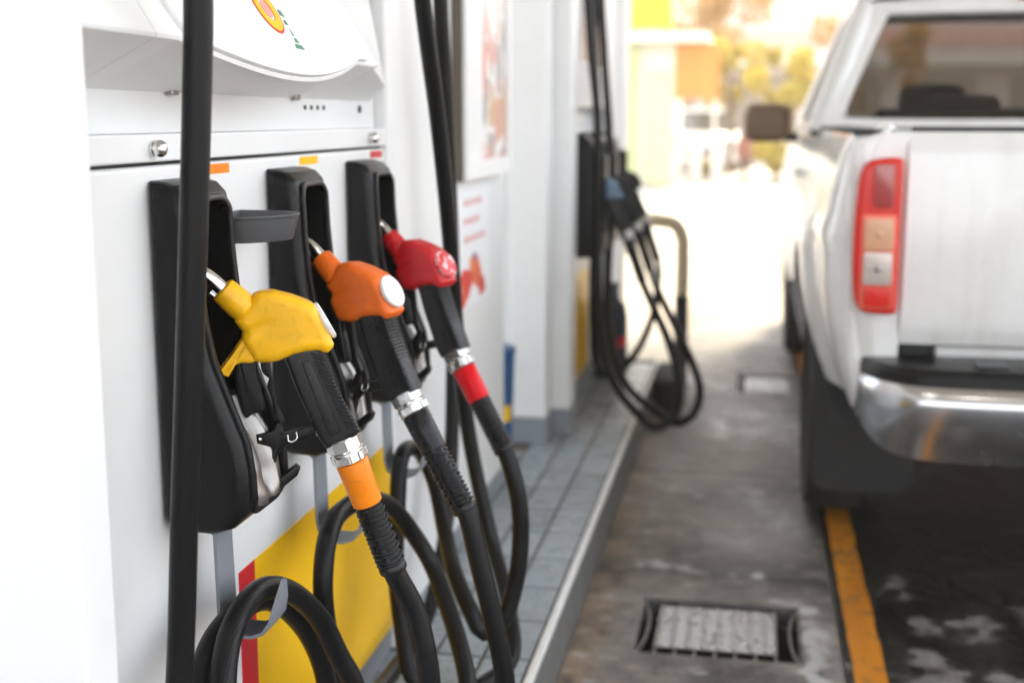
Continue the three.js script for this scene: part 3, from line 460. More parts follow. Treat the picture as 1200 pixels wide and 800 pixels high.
nozzle('orange fuel nozzle with a white cap and black sleeve, in the middle holder', 1, -15 * R, 12 * R, M.orangeVinyl, M.capWhite, M.ribbed, false,
  [[-.373, .575, -1.728], [-.353, .490, -1.73], [-.336, .385, -1.74], [-.34, .28, -1.77], [-.37, .215, -1.82], [-.41, .26, -1.86], [-.43, .33, -1.89], [-.474, .395, -1.965], [-.52, .46, -2.02], [-.552, .523, -2.003], [-.570, .582, -1.94], [-.588, .612, -1.86], [-.597, .616, -1.79], [-.595, .613, -1.74], [-.59, .593, -1.69], [-.588, .538, -1.667], [-.588, .47, -1.68], [-.60, .35, -1.75], [-.61, .25, -1.9], [-.61, .22, -2.1], [-.60, .25, -2.32], [-.60, .4, -2.48], [-.60, .7, -2.54], [-.60, .925, -2.541], [-.60, 1.167, -2.505], [-.60, 1.298, -2.482], [-.60, 1.425, -2.459], [-.60, 1.8, -2.44], [-.62, 2.15, -2.44], [-.72, 2.35, -2.44], [-.80, 2.40, -2.44]]);
nozzle('red fuel nozzle with a red sleeve, in the holder farthest from the camera', 2, -22 * R, 13 * R, M.redVinyl, redCap, M.sleeveRed, false,
  [[-.375, .570, -2.06], [-.371, .490, -2.06], [-.380, .412, -2.055], [-.402, .348, -2.045], [-.43, .332, -2.035], [-.455, .37, -2.04], [-.49, .41, -2.085], [-.53, .453, -2.175], [-.568, .534, -2.244], [-.590, .590, -2.235], [-.599, .614, -2.175], [-.598, .604, -2.12], [-.597, .519, -2.092], [-.595, .432, -2.07], [-.58, .34, -2.045], [-.55, .25, -2.01], [-.50, .21, -2.02], [-.44, .215, -2.09], [-.405, .235, -2.15], [-.425, .29, -2.245], [-.475, .375, -2.345], [-.505, .48, -2.362], [-.53, .612, -2.363], [-.545, .783, -2.345], [-.55, .982, -2.31], [-.555, 1.185, -2.253], [-.56, 1.399, -2.167], [-.565, 1.8, -2.05], [-.60, 2.15, -2.0], [-.72, 2.35, -2.0], [-.80, 2.40, -2.0]]);
// ---------------------------------------------------------------- between the two dispensers
{
  const c = thing('equipment_cabinet', 'tall plain white cabinet standing right behind the near dispenser', 'cabinet');
  mesh('body', bx(-1.15, 0.205, -3.565, -0.690, 2.45, -2.835, 0.008), M.white, c);
  mesh('plinth', bx(-1.152, 0.151, -3.568, -0.6875, 0.205, -2.832, 0.003), M.greyPaint, c);
  const b = thing('display_case', 'shallow cream display case with a colourful picture, fixed to the tall white cabinet', 'display case');
  mesh('box', bx(-0.689, 1.058, -3.48, -0.667, 1.95, -2.935, 0.004), M.white2, b);
  mesh('frame', (() => { const s = rrect(-3.478, 1.06, -2.937, 1.948, 0.004); s.holes.push(rrect(-3.452, 1.10, -3.105, 1.90, 0.004, THREE.Path)); const g = new THREE.ExtrudeGeometry(s, { depth: 0.010, bevelEnabled: true, bevelSize: 0.001, bevelThickness: 0.001, bevelSegments: 1 }); g.rotateY(-Math.PI / 2); g.translate(-0.655, 0, 0); g.applyMatrix4(new THREE.Matrix4()); return crease(g); })(), M.fascia, b);
  mesh('side_strip', bx(-0.689, 1.056, -2.9345, -0.6655, 1.952, -2.928, 0.001), std('bronze_strip', [0.10, 0.08, 0.055], 0.5), b);
  const pic = tex(128, 256, (u, v) => { const n = fbm(u * 4, v * 7, 231, 5), m = fbm(u * 9 + 3, v * 9, 239, 4), k = sstep(0.62, 0.30, v), cols = [[0.82, 0.80, 0.78], [0.62, 0.20, 0.16], [0.60, 0.33, 0.12], [0.34, 0.30, 0.28]]; const a = m > 0.56 ? 1 : n > 0.55 ? 2 : n < 0.42 ? 3 : 0; return cols[0].map((q, i) => q + (cols[a][i] - q) * k * 0.85); });
  pic.wrapS = pic.wrapT = THREE.ClampToEdgeWrapping;
  const pp = new THREE.PlaneGeometry(0.346, 0.80); pp.rotateY(Math.PI / 2); pp.translate(-0.6662, 1.50, -3.2785); mesh('picture', pp, std('printed_picture', [1, 1, 1], 0.3, 0, { map: pic }), b);
  const cv = document.createElement('canvas'); cv.width = 256; cv.height = 256; const x = cv.getContext('2d');
  x.fillStyle = '#eeeeef'; x.fillRect(0, 0, 256, 256); const r = rng(5);
  x.fillStyle = '#c8413f'; for (const [yy, n0] of [[26, 7], [66, 6], [106, 8]]) for (let k = 0; k < n0; k++) { x.save(); x.translate(48 + k * 22, yy); x.rotate(-0.05); x.fillRect(0, 0, 13 + r() * 5, 5); x.fillRect(r() * 8, -7, 5, 18); x.restore(); }
  const blobs = [['#d8332a', 70, 200, 60], ['#e0643a', 150, 190, 55], ['#c62f2c', 190, 225, 40], ['#e8894c', 110, 165, 26], ['#7a6a8a', 128, 150, 18], ['#d94a30', 40, 235, 44]];
  for (const [c0, px, py, s] of blobs) { x.fillStyle = c0; x.beginPath(); for (let k = 0; k < 9; k++) { const a = k / 9 * Math.PI * 2, q = s * (0.6 + 0.5 * r()); x.lineTo(px + q * Math.cos(a), Math.min(252, py + q * 0.7 * Math.sin(a))); } x.fill(); }
  const ct = new THREE.CanvasTexture(cv); ct.colorSpace = THREE.SRGBColorSpace;
  const g = new THREE.BoxGeometry(0.37, 0.29, 0.0012); g.rotateY(Math.PI / 2); g.translate(-0.6888, 0.885, -3.155);
  const p = mesh('poster', g, std('poster_print', [1, 1, 1], 0.4, 0, { map: ct })); p.userData = { label: 'small white poster with red lettering below the display case', category: 'poster' };
}
{
  const c = thing('canopy_column', 'slim white square column with grey foot behind the tall cabinet', 'column');
  mesh('shaft', bx(-0.76, 0.238, -4.145, -0.642, 4.69, -4.03, 0.006), M.white, c);
  mesh('foot', bx(-0.762, 0.151, -4.147, -0.639, 0.238, -4.027, 0.004), M.greyPaint, c);
  const b = thing('waste_bin', 'blue plastic bin half hidden beside the slim white column', 'bin', [-0.772, 0.151, -3.80]);
  mesh('tub', loft([[0.0, 0.058], [0.33, 0.068], [0.345, 0.071], [0.36, 0.071]].map(([y, r]) => [...Array(24)].map((_, k) => [r * Math.cos(k / 24 * 6.2832), y, r * Math.sin(k / 24 * 6.2832)])), { deg: 30 }), M.blue, b);
  mesh('emblem', (() => { const g = new THREE.CylinderGeometry(0.0655, 0.0645, 0.05, 20, 1, true, 0.2, 1.0); g.translate(0, 0.16, 0); return g; })(), M.yellowFilm, b);
}
{
  const c = thing('canopy_column', 'broad white column standing past the far dispenser', 'column');
  mesh('shaft', bx(-0.86, 0.11, -6.62, -0.635, 4.69, -6.42, 0.008), M.white, c); mesh('foot', bx(-0.863, -0.012, -6.623, -0.632, 0.11, -6.417, 0.004), M.greyPaint, c);
}
// ---------------------------------------------------------------- far dispenser
{
  const d = thing('fuel_dispenser', 'second fuel dispenser farther down the island with a blue nozzle', 'fuel dispenser');
  mesh('end_column', bx(-1.0, 0.238, -4.30, -0.582, 2.35, -4.165, 0.008), M.white, d);
  mesh('foot', bx(-1.002, 0.151, -4.302, -0.579, 0.238, -4.163, 0.004), M.greyPaint, d);
  mesh('cabinet', bx(-1.05, 0.205, -5.36, -0.645, 1.16, -4.302, 0.006), M.white, d);
  mesh('plinth', bx(-1.05, 0.151, -5.36, -0.65, 0.205, -4.302, 0.003), M.greyPaint, d);
  mesh('yellow_panel', bx(-0.646, 0.22, -5.1, -0.643, 0.62, -4.40, 0.001), M.yellowFilm, d);
  mesh('recess', bx(-1.05, 1.16, -5.36, -0.668, 1.24, -4.302, 0.004), M.white2, d);
  mesh('head', bx(-1.05, 1.24, -5.36, -0.60, 2.35, -4.302, 0.02, 3), M.fascia, d);
  mesh('screen', bx(-0.602, 1.40, -5.1, -0.5985, 1.9, -4.5, 0.004), std('screen_glass', [0.30, 0.30, 0.30], 0.15), d);
  mesh('far_column', bx(-1.05, 0.151, -5.58, -0.60, 2.35, -5.362, 0.012, 3), M.white, d);
  mesh('shelf_lip', bx(-0.645, 1.155, -4.62, -0.575, 1.172, -4.302, 0.004), M.fascia, d);
  const prof = [[-0.0, 0.735], [0.03, 0.722], [0.12, 0.730], [0.138, 0.76], [0.136, 0.83], [0.112, 0.95], [0.100, 1.10], [0.08, 1.135], [0, 1.137]];
  const hg = prism(smoothShape(prof.map(([x, y]) => [x - 0.644, y]), true, 50), 0.17, 0.01, 3);
  for (const z of [-4.50, -4.86, -5.22]) { const h = mesh('nozzle_holder', hg, M.black, d); h.position.z = z; const s = mesh('slot', bx(-0.59, 0.80, -0.05, -0.545, 1.08, 0.05, 0.01), M.blackDeep, h); s.position.x = 0.042; }
}
function farNozzle(label, z, cover, pts) {
  const t = thing('fuel_nozzle', label, 'fuel nozzle', [-0.585, 1.005, z], 10 * R, 'fuel nozzles hung on the far dispenser');
  mesh('spout', N.spout, M.spout, t); mesh('collar', N.collar, cover, t); mesh('cover', N.body, cover, t); mesh('cap', N.cap, M.blackDeep, t); mesh('handle', N.handle, M.ribbed, t); mesh('guard', N.guard, M.black, t);
  mesh('swivel', N.swivel, M.steel, t); mesh('strain_relief', N.relief, M.ribbed, t); mesh('sleeve', N.sleeve, M.ribbed, t);
  t.updateMatrixWorld(true); const inv = t.matrixWorld.clone().invert();
  mesh('hose', tube([N.at(0.17), N.at(0.19), ...pts.map((p) => V(p).applyMatrix4(inv).toArray())], 0.0148, { rad: 12 }), M.rubber, t);
}
farNozzle('blue grey fuel nozzle on the far dispenser', -4.50, M.blueVinyl, [[-.325, .56, -4.40], [-.27, .46, -4.34], [-.235, .37, -4.28], [-.222, .29, -4.25], [-.24, .215, -4.22], [-.295, .185, -4.2], [-.37, .235, -4.22], [-.445, .32, -4.26], [-.49, .45, -4.30], [-.515, .62, -4.36], [-.525, .9, -4.40], [-.53, 1.2, -4.42], [-.555, 1.42, -4.44], [-.575, 1.66, -4.46], [-.58, 2.2, -4.47], [-.75, 2.345, -4.47], [-.8, 2.37, -4.47]]);
farNozzle('dark fuel nozzle behind the blue grey one on the far dispenser', -4.86, M.ribbed, [[-.335, .58, -4.72], [-.24, .445, -4.52], [-.18, .345, -4.42], [-.158, .27, -4.40], [-.18, .19, -4.38], [-.235, .155, -4.40], [-.32, .19, -4.44], [-.41, .25, -4.48], [-.47, .35, -4.52], [-.505, .5, -4.6], [-.51, .8, -4.66], [-.515, 1.1, -4.68], [-.54, 1.4, -4.7], [-.56, 1.7, -4.7], [-.58, 2.2, -4.7], [-.75, 2.345, -4.7], [-.8, 2.37, -4.7]]);
farNozzle('dark fuel nozzle last in the row on the far dispenser', -5.22, M.ribbed, [[-.36, .58, -5.10], [-.37, .45, -5.02], [-.43, .30, -4.96], [-.50, .24, -4.86], [-.555, .30, -4.70], [-.565, .45, -4.64], [-.56, .8, -4.62], [-.55, 1.1, -4.62], [-.57, 1.5, -4.62], [-.58, 2.2, -4.62], [-.75, 2.345, -4.62], [-.8, 2.37, -4.62]]);
{
  const h = thing('hoop_barrier', 'ochre steel hoop barrier with dark lower legs at the end of the island', 'barrier');
  const path = (y0, y1) => [[-0.30, y0, -5.78], [-0.30, y1, -5.78]];
  mesh('hoop', tube([[-0.30, 0.42, -5.78], [-0.30, 0.60, -5.78], [-0.305, 0.68, -5.78], [-0.335, 0.735, -5.78], [-0.40, 0.752, -5.78], [-0.62, 0.752, -5.78], [-0.70, 0.735, -5.78], [-0.735, 0.68, -5.78], [-0.74, 0.60, -5.78], [-0.74, 0.42, -5.78]], 0.030, { rad: 16 }), M.gold, h);
  for (const x of [-0.30, -0.74]) mesh('leg', turned([[0, 0], [0.05, 0], [0.05, 0.012], [0.032, 0.014], [0.032, 0.425], [0, 0.425]], [x, -0.01, -5.78], [0, 1, 0]), M.seam, h);
  const w = thing('kerb_ramp', 'dark rubber block lying against the white kerb under the far hoses', 'rubber block');
  mesh('block', prism([[-0.372, 0], [-0.262, 0], [-0.275, 0.11], [-0.30, 0.142], [-0.372, 0.145]], 0.42, 0.006, 2).translate(0, 0.003, -5.36), M.tyre, w);
  const e = thing('gas_cylinder', 'dark blue bottle shaped drum with a red mark beside the far dispenser', 'drum', [-0.555, 0.1515, -5.20]);
  mesh('drum', turned([[0, 0], [0.060, 0], [0.066, 0.008], [0.066, 0.25], [0.058, 0.30], [0.03, 0.325], [0.026, 0.37], [0.03, 0.375], [0.03, 0.39], [0, 0.39]], [0, 0, 0], [0, 1, 0]), std('navy_plastic', [0.03, 0.04, 0.07], 0.45, 0, { map: T.grime }), e);
  mesh('red_mark', (() => { const g = new THREE.CylinderGeometry(0.0672, 0.0672, 0.045, 16, 1, true, 0.5, 0.9); g.translate(0, 0.15, 0); return g; })(), M.redFilm, e);
}
// ---------------------------------------------------------------- pickup truck (rear at z -3.1, heading -z)
{
  const t = thing('pickup_truck', 'white pickup truck parked beside the pump island, seen from behind', 'pickup truck');
  const XC = 1.06, RZ = -4.02, FZ = -6.80, WR = 0.365, ZR = -3.11, ZF = -8.15;
  const arch = (z) => { let y = z > -3.8 ? 0.50 : 0.44; for (const c of [RZ, FZ]) { const q = 0.475 * 0.475 - (z - c) * (z - c); if (q > 0) y = Math.max(y, 0.37 + Math.sqrt(q)); } return y; };
  const flare = (z, y) => { let f = 0; for (const c of [RZ, FZ]) { const r = Math.hypot(z - c, y - 0.37); f = Math.max(f, sstep(0.66, 0.48, r)); } return 0.035 * f; };
  const side = (y) => 0.885 - 0.05 * Math.pow(Math.max(0, (y - 0.85) / 0.33), 2) - 0.05 * Math.pow(Math.max(0, (0.78 - y) / 0.35), 2) + 0.012 * Math.exp(-Math.pow((y - 0.93) / 0.03, 2));
  // one side of the body as rings along z; s = -1 left
  const bodySide = (s, z0, z1, top, n) => {
    const rings = [];
    for (let i = 0; i <= n; i++) {
      const z = z0 + (z1 - z0) * i / n, y0 = arch(z), y1 = top(z), ring = [];
      const tail = z > -3.24 ? 0.065 * (1 - Math.sqrt(Math.max(0, 1 - Math.pow((z + 3.24) / 0.13, 2)))) : 0, nose = z < -7.8 ? 0.22 * Math.pow((-7.8 - z) / 0.35, 2) : 0;
      for (let k = 0; k <= 14; k++) { const y = y0 + (y1 - y0) * k / 14; ring.push([XC + s * (side(y) + flare(z, y) - 0.045 * sstep(-3.95, -3.45, z) * Math.pow(Math.max(0, (0.86 - y) / 0.34), 1.4) - tail - nose - (k === 14 ? 0.012 : 0)), y + (k === 14 ? 0.004 : 0), z]); }
      const yi = y1 + 0.002; ring.push([XC + s * (side(y1) - 0.075 - tail - nose), yi, z], [XC + s * (side(y0) - 0.075 - tail - nose), y0 + 0.003, z]); rings.push(ring);
    }
    return loft(rings, { deg: 35 });
  };
  for (const s of [-1, 1]) {
    mesh('bed_side', bodySide(s, ZR, -4.71, () => 1.168, 64), M.truck, t);
    mesh('door_side', bodySide(s, -4.722, -6.28, () => 1.17, 44), M.truck, t);
    mesh('front_wing', bodySide(s, -6.292, ZF, (z) => 1.17 - 0.10 * Math.pow(Math.max(0, (-6.3 - z)) / 1.85, 1.5), 60), M.truck, t);
    // rear corner panel with the lamp
    const X = (a) => XC + s * a, xa = [X(0.735), X(0.845)].sort((p, q) => p - q);
    mesh('corner_panel', prism(smoothShape([[0.735, 0.50], [0.775, 0.505], [0.80, 0.53], [0.822, 0.60], [0.836, 0.75], [0.840, 0.95], [0.838, 1.10], [0.828, 1.155], [0.80, 1.166], [0.735, 1.166], [0.735, 0.8]].map(([a, y]) => [X(a), y]), true, 80), 0.08, 0.02, 4).translate(0, 0, ZR - 0.042), M.truck, t);
    mesh('rail_cap', bx(Math.min(X(0.74), X(0.835)), 1.1665, -4.70, Math.max(X(0.74), X(0.835)), 1.178, ZR - 0.004, 0.004), M.seam, t);
    const L = mesh('tail_light', prism(smoothShape([[0.7235, 0.756], [0.722, 0.78], [0.722, 0.86], [0.722, 0.96], [0.722, 1.06], [0.722, 1.10], [0.7245, 1.111], [0.735, 1.114], [0.765, 1.113], [0.795, 1.106], [0.812, 1.088], [0.820, 1.05], [0.826, 0.95], [0.825, 0.86], [0.819, 0.79], [0.806, 0.763], [0.785, 0.754], [0.755, 0.752], [0.735, 0.752]].map(([a, y]) => [X(a), y]), true, 70), 0.075, 0.012, 4).translate(0, 0, ZR + 0.020), M.redLens, t);
    const zz = ZR + 0.0575, lens = (a0, a1, y0, y1, m, nm) => { const xs = [X(a0), X(a1)].sort((p, q) => p - q); mesh(nm, prism(rrect(xs[0], y0, xs[1], y1, 0.010), 0.005, 0.0015, 2).translate(0, 0, zz), m, L); };
    const rim = std('pale_red_bezel', [0.70, 0.12, 0.08], 0.2, 0.2);
    lens(0.7315, 0.8105, 0.765, 0.985, rim, 'bezel');
    const z2 = zz + 0.0035, lens2 = (a0, a1, y0, y1, m, nm, r = 0.008) => { const xs = [X(a0), X(a1)].sort((p, q) => p - q); mesh(nm, prism(rrect(xs[0], y0, xs[1], y1, r), 0.005, 0.0015, 2).translate(0, 0, z2), m, L); };
    lens2(0.738, 0.803, 0.902, 0.976, M.amberLens, 'indicator_lens'); lens2(0.738, 0.803, 0.822, 0.898, M.clearLens, 'reversing_lens'); lens2(0.740, 0.798, 0.772, 0.815, M.redLens, 'reflector');
    lens2(0.742, 0.786, 1.0, 1.10, std('deep_red_lens', [0.34, 0.015, 0.012], 0.12, 0, { physical: true, clearcoat: 1 }), 'brake_lens', 0.015);
    for (const y of [0.94, 0.86]) mesh('bulb', turned([[0, 0.003], [0.006, 0.002], [0.009, 0], [0, 0]], [X(0.77), y, z2 + 0.0022], [0, 0, 1]), y > 0.9 ? M.amberLens : M.cast, L);
    // wheels
    for (const wz of [RZ, FZ]) {
      const w = new THREE.Group(); w.name = 'wheel'; w.position.set(X(0.755), WR + 0.004, wz); t.add(w);
      mesh('tyre', turned([[0.22, -0.10], [0.30, -0.125], [0.345, -0.122], [0.362, -0.10], [0.365, -0.05], [0.360, -0.045], [0.365, -0.04], [0.365, 0.04], [0.360, 0.045], [0.365, 0.05], [0.362, 0.10], [0.345, 0.122], [0.30, 0.125], [0.22, 0.10]], [0, 0, 0], [1, 0, 0], 48), M.tyre, w);
      mesh('rim', turned([[0, 0.06], [0.05, 0.06], [0.07, 0.03], [0.17, 0.02], [0.19, 0.06], [0.222, 0.09], [0.222, -0.09], [0.15, -0.06], [0, -0.05]].map(([r, y]) => [r, y]), [0, 0, 0], [s, 0, 0], 36), M.cast, w);
    }
    mesh('mud_flap', prism(smoothShape([[0.03, 0], [0.13, -0.003], [0.235, 0], [0.258, 0.012], [0.268, 0.04], [0.268, 0.2], [0.268, 0.36], [0.13, 0.36], [0.0, 0.36], [-0.002, 0.2], [-0.002, 0.04], [0.008, 0.012]], true, 60), 0.008, 0.002).translate(Math.min(X(0.615), X(0.87)), 0.175, -3.575), std('mud_flap_rubber', [0.013, 0.013, 0.0135], 0.6), t);
    mesh('wheel_liner', loft([...Array(17)].map((_, i) => { const a = Math.PI * i / 16, c = Math.cos(a), q = Math.sin(a); return [[X(0.83), 0.37 + 0.445 * q, RZ + 0.445 * c], [X(0.45), 0.37 + 0.445 * q, RZ + 0.445 * c], [X(0.45), 0.37 + 0.46 * q, RZ + 0.46 * c], [X(0.83), 0.37 + 0.46 * q, RZ + 0.46 * c]]; }), { deg: 30 }), M.seam, t);
    // mirror on its arm
    const mi = mesh('mirror', prism(rrect(-0.108, -0.088, 0.108, 0.088, 0.065), 0.12, 0.035, 5).translate(X(1.005), 1.185, -6.06), s < 0 ? std('flare_tinted_shell', [0.20, 0.13, 0.08], 0.4) : M.truck, t);  // left mirror's brown has the warm flare tint put into its colour
    mesh('mirror_arm', bx(Math.min(X(0.86), X(0.93)), 1.10, -6.08, Math.max(X(0.86), X(0.93)), 1.14, -6.03, 0.01), M.seam, mi);
    mesh('door_handle', bx(Math.min(X(0.872), X(0.905)), 0.985, -5.28, Math.max(X(0.872), X(0.905)), 1.015, -5.08, 0.01), M.chrome, t);
    mesh('side_step', bx(Math.min(X(0.74), X(0.86)), 0.36, -6.5, Math.max(X(0.74), X(0.86)), 0.40, -4.75, 0.015), M.seam, t);
  }
  // tailgate: pressed panel with a crown, dark gap line, bed inside
  const tg = [];
  for (let i = 0; i <= 24; i++) { const y = 0.676 + (1.172 - 0.676) * i / 24, e = Math.min(1, Math.min(i, 24 - i) / 2), z = ZR + 0.012 * Math.sin(Math.PI * i / 24) - 0.010 * (1 - e); tg.push([[XC - 0.712, y, z], [XC - 0.706, y, z + 0.006], [XC + 0.706, y, z + 0.006], [XC + 0.712, y, z], [XC + 0.712, y, ZR - 0.05], [XC - 0.712, y, ZR - 0.05]]); }
  const gate = mesh('tailgate', loft(tg, { deg: 25 }), M.truck, t);
  mesh('top_strip', bx(XC - 0.70, 1.1725, ZR - 0.045, XC + 0.70, 1.184, ZR - 0.004, 0.003), M.seam, gate);
  mesh('gate_handle', bx(XC - 0.13, 0.98, ZR + 0.012, XC + 0.13, 1.06, ZR + 0.03, 0.012, 3), M.seam, gate);
  mesh('sill_panel', bx(XC - 0.62, 0.56, ZR - 0.09, XC + 0.62, 0.668, ZR - 0.03, 0.006), M.truck, t);
  mesh('sill_gap', mergeGeometries([bx(XC - 0.735, 0.55, ZR - 0.13, XC + 0.735, 0.672, ZR - 0.095, 0), bx(XC - 0.72, 0.60, ZR - 0.095, XC - 0.622, 0.668, ZR - 0.05, 0.002), bx(XC + 0.622, 0.60, ZR - 0.095, XC + 0.72, 0.668, ZR - 0.05, 0.002)]), M.seam, t);
  mesh('bed_floor', bx(XC - 0.80, 0.66, -4.70, XC + 0.80, 0.70, ZR - 0.06, 0.005), M.seam, t);
  mesh('bed_front', bx(XC - 0.80, 0.70, -4.715, XC + 0.80, 1.165, -4.66, 0.005), M.truck, t);
  // bumper: chrome bar wrapped round the corners, dark step on top
  const bar = [], step = [], P = [];
  for (let i = 0; i <= 120; i++) { const q0 = -1 + 2 * i / 120, u = Math.sign(q0) * (1 - Math.pow(1 - Math.abs(q0), 1.8)), a = Math.abs(u), x = XC + u * 0.80 * (a < 0.9 ? 1 : 1), c = Math.pow(a, 22), z = -2.945 - 0.02 * u * u - 0.17 * Math.pow(a, 16); P.push([x, z, c]); }
  for (const [x, z, c] of P) {
    const y0 = 0.43 + 0.075 * c, y1 = 0.606, r = [];
    for (let k = 0; k <= 12; k++) { const q = k / 12, y = y0 + (y1 - y0) * q; r.push([x, y, z + 0.030 * Math.pow(Math.sin(Math.min(1, q / 0.8) * Math.PI / 2), 1.1) - 0.030 * Math.pow(Math.max(0, (q - 0.8) / 0.2), 2.2)]); }
    r.push([x, y1 - 0.004, z - 0.02], [x, y0, z - 0.02]); bar.push(r);
    step.push([[x, 0.6035, z + 0.004], [x, 0.628, z + 0.002], [x, 0.642, z - 0.012], [x, 0.645, -3.15], [x, 0.60, -3.15], [x, 0.60, z - 0.03]]);
  }
  const bum = mesh('rear_bumper', loft(bar, { deg: 30 }), M.chrome, t); mesh('step_pad', loft(step, { deg: 25 }), M.black, bum);
  for (let k = -3; k <= 3; k++) mesh('step_rib', bx(XC + k * 0.17 - 0.035, 0.6445, -3.06, XC + k * 0.17 + 0.035, 0.649, -3.0, 0.002), M.greyPlastic, bum);
  // underbody
  mesh('chassis', mergeGeometries([bx(XC - 0.52, 0.42, -7.9, XC - 0.42, 0.56, -3.12, 0.01), bx(XC + 0.42, 0.42, -7.9, XC + 0.52, 0.56, -3.12, 0.01), bx(XC - 0.42, 0.44, -3.22, XC + 0.42, 0.55, -3.14, 0.01), bx(XC - 0.8, 0.50, -7.6, XC + 0.8, 0.62, -4.75, 0.01)]), M.seam, t);
  mesh('rear_axle', turned([[0, -0.70], [0.045, -0.70], [0.045, -0.14], [0.14, -0.08], [0.14, 0.08], [0.045, 0.14], [0.045, 0.70], [0, 0.70]], [XC, WR, RZ], [1, 0, 0]), M.seam, t);
  mesh('spare_wheel', turned([[0.15, -0.09], [0.34, -0.10], [0.36, 0], [0.34, 0.10], [0.15, 0.09], [0.15, -0.09]], [XC, 0.50, -3.62], [0, 1, 0]), M.tyre, t);
  mesh('exhaust', tube([[XC + 0.35, 0.38, -5], [XC + 0.35, 0.38, -4.4], [XC + 0.42, 0.40, -3.9], [XC + 0.42, 0.37, -3.3]], 0.028), M.cast, t);
  // bonnet and nose
  mesh('bonnet', loft([[-6.25, 1.19], [-6.8, 1.185], [-7.5, 1.15], [-8.0, 1.09], [-8.14, 1.02]].map(([z, y], i) => { const r = []; for (let k = 0; k <= 12; k++) { const u = -1 + k / 6; r.push([XC + u * (0.84 - (i > 2 ? 0.12 * (i - 2) : 0)), y - 0.03 * u * u - 0.012, z]); } r.push([XC + 0.5, 0.7, z], [XC - 0.5, 0.7, z]); return r; }), { deg: 30 }), M.truck, t);
  mesh('front_bumper', bx(XC - 0.82, 0.42, -8.25, XC + 0.82, 0.72, -8.05, 0.06, 4), M.truck, t);
  // cab: roof, pillars as framed panels, glass
  const yB = 1.165, yT = 1.66, wB = 0.835, wT = 0.665, zRb = -4.66, zRt = -4.90, zFt = -5.95, zFb = -6.55;
  const roof = []; for (let i = 0; i <= 20; i++) { const q = i / 20, z = zRt + 0.05 + (zFt - zRt - 0.10) * q, e = Math.pow(Math.abs(2 * q - 1), 6), r = []; for (let k = 0; k <= 20; k++) { const u = -1 + k / 10, au = Math.pow(Math.abs(u), 5); r.push([XC + u * (wT + 0.018), yT + 0.075 - 0.05 * e - 0.062 * au - 0.012 * u * u, z]); } r.push([XC + wT, yT - 0.02, z], [XC - wT, yT - 0.02, z]); roof.push(r); }
  mesh('roof', loft(roof, { deg: 35 }), M.truck, t);
  mesh('third_brake_light', bx(XC - 0.17, 1.614, zRt + 0.022, XC + 0.17, 1.650, zRt + 0.062, 0.008, 3), M.redLens, t);
  const panel = (name, outer, holes, origin, ux, uy, thick, m, glassHoles = holes) => { // outline in the panel's own plane
    const s = shape(outer); for (const h of holes) s.holes.push(new THREE.Path(h.map(([x, y]) => new THREE.Vector2(x, y))));
    const X0 = V(ux).normalize(), Y0 = V(uy).normalize(), Z0 = new THREE.Vector3().crossVectors(X0, Y0), mat = new THREE.Matrix4().makeBasis(X0, Y0, Z0).setPosition(V(origin));
    let g = new THREE.ExtrudeGeometry(s, { depth: thick, bevelEnabled: true, bevelSize: 0.006, bevelThickness: 0.006, bevelOffset: -0.006, bevelSegments: 3 }); g.translate(0, 0, -thick / 2); g = crease(g, 30); g.applyMatrix4(mat);
    const p = mesh(name, g, m, t);
    for (const h of glassHoles) { let q = new THREE.ShapeGeometry(shape(h)); q.applyMatrix4(mat); mesh('pane', q, M.glass, p); let e = new THREE.ExtrudeGeometry(shape(h), { depth: 0.004, bevelEnabled: false }); }
  };
  const sl = Math.hypot(yT - yB, zRt - zRb);
  const rw = smoothShape([[-0.745, 0.045], [-0.70, 0.022], [0, 0.018], [0.70, 0.022], [0.745, 0.045], [0.738, 0.09], [0.625, 0.385], [0.605, 0.415], [0.565, 0.428], [0, 0.434], [-0.565, 0.428], [-0.605, 0.415], [-0.625, 0.385], [-0.738, 0.09]].map(([x, y]) => [x, y + 0.014]), true, 120);
  panel('rear_window_frame', [[-wB, 0], [wB, 0], [wT, sl + 0.01], [-wT, sl + 0.01]], [rw], [XC, yB, zRb], [1, 0, 0], [0, yT - yB, zRt - zRb], 0.03, M.truck);
  const slF = Math.hypot(yT - yB, zFt - zFb);
  panel('windscreen_frame', [[-wB, 0], [wB, 0], [wT, slF], [-wT, slF]], [[[-0.75, 0.06], [0.75, 0.06], [0.59, slF - 0.05], [-0.59, slF - 0.05]]], [XC, yB, zFb], [1, 0, 0], [0, yT - yB, zFt - zFb], 0.03, M.truck);
  for (const s of [-1, 1]) {
    const hS = Math.hypot(yT - yB, wB - wT), o = [XC + s * wB, yB, 0];
    const W = [[-zRb - 0.0, 0], [-zFb, 0], [-zFt, hS], [-zRt, hS]];
    const holes = [[[4.98, 0.03], [5.42, 0.03], [5.42, hS - 0.06], [5.10, hS - 0.06]], [[5.50, 0.03], [6.36, 0.03], [5.92, hS - 0.06], [5.50, hS - 0.06]]];
    panel('side_window_frame', W, holes, o, [0, 0, -1], [-s * (wB - wT), yT - yB, 0], 0.03, M.truck);
  }
  for (const s of [-1, 1]) { mesh('rear_pillar', tube([[XC + s * (wB + 0.002), yB - 0.02, zRb - 0.02], [XC + s * (wT + 0.06), (yB + yT) / 2 + 0.06, (zRb + zRt) / 2 - 0.035], [XC + s * (wT - 0.012), yT + 0.005, zRt - 0.03]], 0.042, { rad: 16, seg: 20 }), M.truck, t); mesh('front_pillar', tube([[XC + s * wB, yB, zFb], [XC + s * (wT - 0.01), yT + 0.005, zFt]], 0.032, { rad: 12, seg: 10 }), M.truck, t); }
